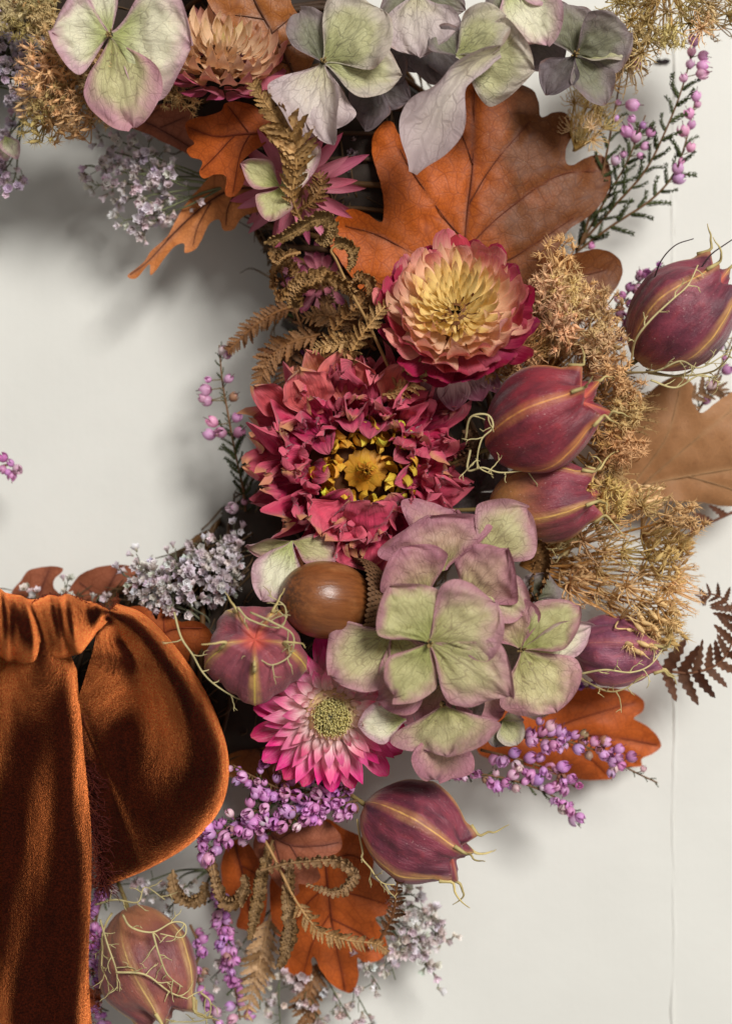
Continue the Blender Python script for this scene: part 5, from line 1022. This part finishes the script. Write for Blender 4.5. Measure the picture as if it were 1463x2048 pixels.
heather('pink heather dot by the crumpled mauve pod', [[(1110, 1360, 180), (1150, 1375, 190), (1190, 1372, 190)]], [(1160, 1372), (1186, 1370), (1135, 1380)], size=22, seed=12, col=(180, 110, 170))

# ================================================================ sea lavender
sea_lavender('grey lilac sea lavender spray hanging inside the ring by the rust leaf', (450, 372, 190), [(170, 330, 175), (190, 370, 180), (215, 300, 180), (240, 400, 180), (250, 440, 175), (285, 455, 170), (300, 340, 185), (205, 270, 170), (330, 400, 180), (260, 350, 190)], 12, 26, 19, 1, (240, 228, 230), (126, 132, 96))
sea_lavender('grey sea lavender at the frame edge in the upper corner', (-30, 170, 220), [(20, 80, 230), (60, 110, 240), (20, 130, 240), (80, 160, 230), (40, 180, 235), (65, 205, 225), (10, 40, 230), (80, 95, 230)], 13, 28, 19, 2, (234, 222, 228), (100, 104, 76))
sea_lavender('sparse sea lavender stalks hanging at the frame edge', (60, 190, 180), [(5, 290, 190), (-10, 360, 190), (20, 385, 190), (2, 330, 195), (30, 205, 200)], 7, 20, 18, 3, (232, 214, 226), (118, 124, 88))
sea_lavender('grey white sea lavender above the shoulder of the bow', (420, 1260, 190), [(245, 1150, 215), (280, 1130, 220), (310, 1150, 230), (340, 1120, 225), (370, 1150, 235), (400, 1110, 225), (420, 1140, 230), (440, 1100, 220), (330, 1180, 240), (380, 1190, 240), (290, 1190, 230), (440, 1170, 235), (465, 1130, 215), (260, 1165, 210), (395, 1090, 200), (440, 1070, 190), (470, 1060, 180), (480, 1100, 200), (350, 1110, 190)], 12, 26, 18, 4, (236, 226, 226), (112, 112, 90))
sea_lavender('white lilac sea lavender sticking out under the hanging plum pod', (720, 1780, 120), [(830, 1790, 150), (860, 1830, 150), (890, 1850, 150), (890, 1880, 145), (860, 1930, 150), (880, 1960, 150), (800, 1900, 155), (790, 1960, 150), (840, 1880, 160), (760, 1980, 150), (820, 1740, 160), (830, 1830, 160)], 9, 24, 19, 5, (242, 232, 230), (104, 108, 84))
sea_lavender('dim sea lavender in the dark gap beside the large oak leaf', (740, 460, 120), [(690, 330, 190), (720, 300, 190), (660, 360, 180), (740, 370, 185), (700, 400, 185), (740, 260, 180)], 9, 26, 18, 6, (214, 198, 204), (84, 84, 62))
sea_lavender('grey sea lavender sprays along the bottom edge under the bracken', (560, 1800, 110), [(420, 1960, 120), (520, 2020, 130), (560, 2050, 130), (640, 2060, 130), (700, 2040, 130), (600, 2000, 120), (740, 2040, 130), (460, 2050, 120)], 8, 24, 18, 7, (232, 220, 216), (98, 104, 76))
sea_lavender('white sea lavender wisps between the bow and the bronze pod', (420, 1740, 140), [(330, 1830, 150), (290, 1790, 150), (360, 1780, 160), (240, 1770, 150)], 7, 22, 17, 8, (240, 230, 226), (110, 116, 86))
sea_lavender('grey sea lavender dots beside the brown leaves above the velvet knot', (120, 1260, 130), [(55, 1180, 140), (130, 1170, 150), (70, 1190, 150), (200, 1190, 150)], 4, 16, 17, 9, (240, 230, 226), (110, 112, 84))

# ================================================================ bracken
fern('tan bracken tip drooping over the pink flower', [(605, 450, 340), (585, 395, 385), (592, 330, 410), (582, 275, 425), (548, 230, 428), (520, 190, 425), (505, 165, 420)], 58, 1, (176, 136, 84), kind=0, env=lambda u: .35 + .8 * math.exp(-((u - .42) / .25) ** 2))
fern('bracken arch curling over beside the orange lobe', [(528, 486, 350), (560, 478, 365), (595, 462, 378), (625, 443, 388), (652, 442, 388), (661, 462, 380), (650, 482, 370), (634, 478, 365)], 35, 2, (160, 126, 79), kind=2, n=30, sides=(1, -1))
fern('long stalked bracken hook in front of the large oak leaf', [(800, 790, 330), (770, 720, 350), (735, 645, 365), (700, 580, 378), (672, 520, 385), (662, 500, 388), (680, 488, 392), (700, 496, 392), (706, 518, 386), (696, 540, 380)], 36, 3, (163, 127, 79), kind=2, u0=.62, n=18)
fern('rolled bracken crozier over the dark rose strawflower', [(716, 600, 350), (690, 575, 375), (655, 558, 390), (615, 562, 392), (590, 582, 385), (588, 602, 375), (604, 608, 370)], 43, 4, (162, 122, 74), kind=2, n=30)
fern('small bracken curl near the end of the arch', [(600, 505, 340), (575, 510, 352), (558, 520, 355), (550, 508, 352), (562, 498, 350)], 27, 5, (155, 117, 72), kind=2, n=14)
fern('dark bracken blade pointing down over the empty middle', [(585, 612, 250), (545, 628, 240), (505, 655, 230), (470, 688, 222), (455, 702, 220)], 27, 6, (136, 92, 54), kind=1, n=20)
fern('curved bracken blade above the crooked dahlia petal', [(640, 668, 270), (590, 682, 268), (550, 705, 262), (528, 740, 258), (515, 780, 255)], 36, 7, (142, 98, 58), kind=1, n=20)
fern('short dark bracken blade behind the curved one', [(590, 660, 230), (580, 720, 225), (572, 770, 220), (576, 800, 220)], 30, 8, (104, 66, 36), kind=1, n=14)
fern('bracken blade touching the cream strawflower', [(690, 745, 345), (700, 710, 368), (722, 672, 385), (750, 635, 400), (778, 602, 405)], 36, 9, (184, 144, 92), kind=0, n=17)
fern('pale bracken blade lying above the dahlia', [(722, 680, 350), (690, 684, 360), (655, 690, 358), (625, 700, 350)], 32, 10, (184, 144, 92), kind=0, n=13)
fern('tan bracken curl between dahlia and strawflower', [(765, 790, 350), (795, 785, 370), (825, 768, 385), (838, 745, 388), (826, 732, 384), (806, 735, 376)], 34, 11, (190, 150, 96), kind=0, n=15)
fern('brown bracken stem crossing the inner rim', [(640, 800, 200), (610, 680, 230), (575, 580, 250), (550, 510, 262), (545, 470, 265)], 20, 12, (124, 82, 46), kind=1, n=12, u0=.3)
fern('ragged bracken piece in the gap above the dahlia', [(600, 760, 240), (640, 640, 260), (660, 590, 265)], 34, 13, (110, 72, 40), kind=0, n=14)
fern('dark brown bracken hook curling at the frame edge over the wall', [(1200, 1335, 190), (1310, 1340, 200), (1380, 1346, 205), (1435, 1328, 210), (1463, 1285, 210), (1466, 1235, 205), (1445, 1198, 200), (1415, 1188, 195), (1398, 1198, 192)], 72, 14, (104, 66, 44), kind=3, n=15, u0=.13, env=lambda u: max(.25, 1.25 - 1.05 * u), fwd=.5)
fern('dark bracken scraps below the pale brown leaf', [(1470, 1022, 140), (1420, 1045, 145), (1370, 1070, 150), (1330, 1085, 150)], 46, 15, (112, 66, 42), kind=3, n=5, sides=(1,))
fern('bracken loop lying on the dusty rose leaf', [(520, 1742, 270), (570, 1728, 285), (625, 1722, 295), (675, 1722, 300), (705, 1742, 302), (700, 1768, 300), (670, 1784, 296), (640, 1778, 292), (612, 1768, 290)], 30, 16, (155, 120, 83), kind=2, n=30)
fern('long bracken stem crossing the broad rust leaf', [(500, 1630, 260), (545, 1710, 268), (590, 1800, 270), (635, 1858, 268), (690, 1880, 260), (750, 1888, 250), (778, 1905, 245)], 30, 17, (176, 136, 88), kind=0, n=26, u0=.35)
fern('bracken tip standing over the lower side of the hanging pod', [(760, 1880, 250), (785, 1830, 290), (792, 1780, 330), (800, 1730, 360), (816, 1662, 385)], 34, 18, (128, 84, 52), kind=0, n=17, env=lambda u: 1.25 - .95 * u, fwd=.9)
fern('serrated bracken strip hanging at the side of the broad rust leaf', [(580, 1720, 250), (575, 1790, 255), (580, 1850, 250), (572, 1900, 240), (556, 1935, 230)], 35, 19, (148, 115, 76), kind=2, n=26)
fern('serrated bracken strip left of the narrow orange leaf', [(545, 1680, 235), (525, 1750, 240), (512, 1820, 235), (500, 1880, 225)], 33, 20, (148, 115, 74), kind=2, n=26)
fern('tan bracken crozier hanging below the lilac heather', [(420, 1700, 230), (432, 1760, 250), (450, 1800, 260), (475, 1800, 262), (490, 1775, 258), (488, 1750, 252)], 36, 21, (153, 119, 81), kind=2, n=24)
fern('second tan bracken crozier under the bow loop', [(345, 1740, 210), (352, 1780, 220), (378, 1802, 228), (405, 1790, 230), (410, 1765, 225)], 36, 22, (160, 126, 86), kind=2, n=18)
fern('broad pale bracken blade at the bottom edge', [(540, 1830, 170), (525, 1900, 175), (510, 1960, 175), (490, 2040, 165)], 46, 23, (186, 146, 104), kind=1, n=13)
fern('drooping brown bracken blade at the bottom edge below the broad leaf', [(640, 1920, 120), (620, 1980, 125), (612, 2030, 125), (640, 2090, 120)], 44, 24, (140, 98, 62), kind=1, n=13)
fern('brown bracken roll tucked behind the mauve hydrangea', [(1055, 1205, 300), (1072, 1170, 330), (1080, 1130, 340), (1072, 1100, 335), (1055, 1092, 330)], 46, 25, (129, 91, 52), kind=2, n=18)
fern('dark curled bracken at the side of the dahlia', [(900, 930, 300), (935, 910, 320), (945, 880, 325), (930, 860, 320)], 40, 26, (95, 65, 41), kind=2, n=12)
fern('hooked bracken near the pale brown leaf', [(1330, 830, 130), (1390, 790, 140), (1430, 775, 145), (1450, 790, 140)], 36, 27, (138, 104, 74), kind=1, n=9)

fern('tan bracken blade rising from the gap toward the cream strawflower', [(640, 730, 250), (662, 670, 300), (700, 625, 335), (726, 600, 345), (722, 578, 340)], 36, 31, (158, 116, 70), kind=0, n=16)
fern('small tight bracken curl at the inner rim below the arch', [(566, 612, 240), (546, 566, 268), (552, 534, 286), (574, 524, 294), (588, 540, 290), (578, 552, 286)], 30, 32, (150, 108, 64), kind=2, n=20)
fern('bracken scrap hanging under the tan drooping tip', [(604, 418, 300), (626, 400, 318), (642, 370, 328), (636, 345, 328)], 34, 33, (150, 110, 66), kind=0, n=11)
fern('brown bracken blade crossing behind the long stalked hook', [(750, 700, 260), (700, 650, 285), (650, 630, 295), (604, 636, 290)], 34, 34, (132, 92, 54), kind=1, n=15)
fern('tan bracken curl against the left lobe of the large oak leaf', [(720, 640, 320), (742, 600, 345), (738, 566, 355), (716, 556, 355), (706, 574, 350)], 30, 35, (160, 118, 72), kind=2, n=18)

# ================================================================ velvet bow
def velvet_mat(name, lo, hi, shade, sheen):
    """dark ground; the standing pile catches light at grazing angles"""
    m, nt, bs, out = nodes(name); p = geo_pos(nt)
    n1 = noise(nt, p, 1 / (3.4 * SC), 3., .7); n2 = noise(nt, p, 1 / (130 * SC), 5.); wy = noise(nt, vscale(nt, p, (1., .3, 1.)), 1 / (5 * SC), 3.); n4 = noise(nt, vscale(nt, p, (1., .35, 1.)), 1 / (40 * SC), 4.)
    c = mx(nt, ss(nt, n1, .35, .75), lo, hi); c = mx(nt, ma(nt, 'MULTIPLY', ss(nt, n4, .48, .7), .55), c, shade); c = mx(nt, ma(nt, 'MULTIPLY', ss(nt, wy, .52, .75), .35), c, shade)
    nor = bump(nt, ma(nt, 'ADD', n1, ma(nt, 'ADD', ma(nt, 'MULTIPLY', n4, 2.), ma(nt, 'MULTIPLY', n2, 2.))), .6, 3.)
    finish(nt, bs, out, c, .9, nor, 0, 0, .05)
    n5 = noise(nt, vscale(nt, p, (1., .55, 1.)), 1 / (2.2 * SC), 2., .8); gr = ma(nt, 'MULTIPLY', ss(nt, n5, .3, .72), ma(nt, 'ADD', .55, ma(nt, 'MULTIPLY', ss(nt, n4, .3, .65), .6)))
    shc = mx(nt, gr, tuple(v * .22 for v in sheen[:3]) + (1,), tuple(v * 1.25 for v in sheen[:3]) + (1,))
    sh = nd(nt, 'BsdfSheen', {'Color': shc, 'Roughness': .25, 'Normal': nor}); sh.distribution = 'ASHIKHMIN'
    ad = nd(nt, 'AddShader'); nt.links.new(bs.outputs[0], ad.inputs[0]); nt.links.new(sh.outputs[0], ad.inputs[1]); nt.links.new(ad.outputs[0], out.inputs[0])
    return m
VM = velvet_mat('rust_velvet', C(28, 7, 3), C(66, 21, 7), C(17, 4, 2), (3.9, 1.06, .29, 1)); PM = velvet_mat('velvet_pile', C(70, 25, 9), C(130, 56, 20), C(36, 11, 5), (.9, .32, .11, 1)); M['thread'] = plant_mat('velvet_thread', .8, .3, 60.)
bow = thing('velvet_bow', B(100, 1290, 430), 'rust brown velvet ribbon bow with frayed edges tied at the bottom of the ring', 'ribbon bow')
def cloth(name, V, nu, nv, nn, seed, flip=False):
    F = grid_faces(nu, nv); F = F[:, ::-1] if flip else F
    o = part(bow, name, make_mesh(name, V - ORG[bow], F, VM))
    return o
def frayed(parent, P, N, n, seed, L=34, col=(96, 34, 20)):
    r = np.random.default_rng(seed); ac = Acc()
    for i in range(n):
        u = r.uniform(0, len(P) - 1.001); k = int(u); q = P[k] * (1 - u + k) + P[k + 1] * (u - k) - ORG[bow]; d = unit(N[k] + r.normal(0, .32, 3)); l = L * r.uniform(.35, 1.3)
        ac.tube(spl([q - d * 6, q + d * l * .4 + r.normal(0, 2, 3), q + d * l * .75 + r.normal(0, 4, 3) + [0, -3, 0], q + d * l + r.normal(0, 5, 3) + [0, -6, -3]], 8), np.linspace(.9, .5, 8), 3)
    part(parent, 'frayed_threads', ac.mesh('frayed_threads', M['thread']), color=C(col), kind='stuff')
# hanging tail
nu, nv = 110, 70; yy = np.linspace(1285, 2140, nu); uu = np.linspace(0, 1, nv); V = []
for y in yy:
    g = float(sstep(1285, 1480, np.array(y))); xl = lerp(-60, -210, g); xr = float(np.interp(y, [1285, 1340, 1450, 1600, 1750, 1900, 2140], [128, 156, 170, 176, 178, 182, 190]))
    for u in uu:
        x = lerp(xl, xr, u); f = 1 - .25 * g
        z = 392 + f * ((58 - 26 * g) * math.cos((x - 95 + 26 * math.sin(y * .0065)) / (44. + 10 * math.sin(y * .004))) + 14 * math.cos((x + 20) / 19. + y * .011) * (.6 + .4 * math.sin(y * .013))) + 9 * float(sn(np.array(x * .02), np.array(y * .008), 5)) - 30 * max(0, (u - .9) / .1) ** 2 + 40 * (1 - g) - 14 * g
        V.append(B(x + 6 * math.sin(y * .012), y, z))
V = np.array(V); tail = cloth('tail', V, nu, nv, 26000, 1, True)
frayed(tail, V.reshape(nu, nv, 3)[14:, -1], np.tile([.9, -.25, .1], (nu, 1)), 90, 2, 12, (110, 48, 24))
# loop: pinched at the knot, fanning out to a rolled rim
rimp = spl([(232, 1206), (292, 1232), (362, 1308), (420, 1402), (456, 1510), (446, 1606), (388, 1682), (306, 1734), (206, 1776)], 90)
inn = spl([(196, 1246), (186, 1300), (168, 1360), (146, 1430)], 90); nv = 72; V = []
for i in range(90):
    a = i / 89; I = inn[i]; Rm = rimp[i]; d = Rm - I; Ld = np.linalg.norm(d); zr = 135 * (.3 + .7 * math.sin(PI * min(1, a + .10)) ** .7); zc = 300
    for j in range(nv):
        q = j / (nv - 1)
        if q < .3:
            rho = q / .3 * .42; z = zc + zr
        elif q < .88:
            th = (q - .3) / .58 * PI; r1 = .42; rho = r1 + (1 - r1) * math.sin(th); z = zc + zr * math.cos(th)
        else: 
            r1 = .42; rho = r1 * (1 - .6 * (q - .88) / .12); z = zc - zr
        fr = 1 if q < .6 else -1; e = max(0., 1 - rho)
        dip = -165 * math.exp(-((rho - .36) / .30) ** 2) * math.exp(-((a - .60) / .34) ** 2) - 34 * math.exp(-((rho - .3) / .2) ** 2) * math.exp(-((a - .22) / .10) ** 2)
        wr = 13 * math.sin(a * 13 + 1.2 + 2 * rho) * e * min(1, rho * 4) + 20 * e * (1 - abs(2 * a - 1)) + 20 * e
        z += (dip + wr) * (1 if fr > 0 else .2) + 6 * float(sn(np.array(rho * 5 + a * 2), np.array(a * 7), 9))
        V.append(B(I[0] + d[0] * rho, I[1] + d[1] * rho, z))
V = np.array(V); loop = cloth('loop', V, 90, nv, 42000, 3, False)
G = V.reshape(90, nv, 3); sel = G[-1, :int(nv * .56)]
frayed(loop, sel[8:], np.tile([-.75, -.35, .35], (nv, 1)), 200, 4, 34, (104, 34, 22)); frayed(loop, sel[14:], np.tile([.85, -.15, .55], (nv, 1)), 170, 5, 44, (88, 28, 20))
frayed(loop, sel[len(sel) // 2:], np.tile([-.2, -.9, .2], (nv, 1)), 90, 15, 30, (96, 30, 20))
frayed(loop, G[0, 4:50], np.tile([.2, .9, .2], (nv, 1)), 60, 6, 16, (120, 54, 26))
# folded under-edge of the loop, lighter selvedge
# knot wrapped across
nu, nv = 90, 46; V = []
for i in range(nu):
    u = i / (nu - 1); x = lerp(-170, 214, u); tp = math.sin(PI * min(1, (1 - u) * 3.2 + .12) / 2) if u > .7 else 1.
    for j in range(nv):
        v = j / (nv - 1); th = lerp(-1.9, 1.9, v); ct = max(.12, math.cos(th * .78)); rr = 1 + ct * (.19 * math.sin(x * .055 + 1.2 * math.sin(th * 1.3)) + .11 * math.sin(x * .128 + th * .9 + 1) + .04 * math.sin(x * .23 + 2 * th))
        cy = 1252 + 8 * math.sin(x * .02) - 14 * (u > .8) * (u - .8) / .2
        V.append(B(x + 4 * math.sin(th * 2 + x * .03), cy - 68 * tp * math.sin(th) * rr * (1 - .05 * u), 424 + 96 * tp * rr * math.cos(th)))
V = np.array(V); knot = cloth('knot', V, nu, nv, 16000, 7, True)
frayed(knot, V.reshape(nu, nv, 3)[55:, 38], np.tile([.1, -.8, .6], (nu, 1)), 60, 8, 18, (120, 50, 26))
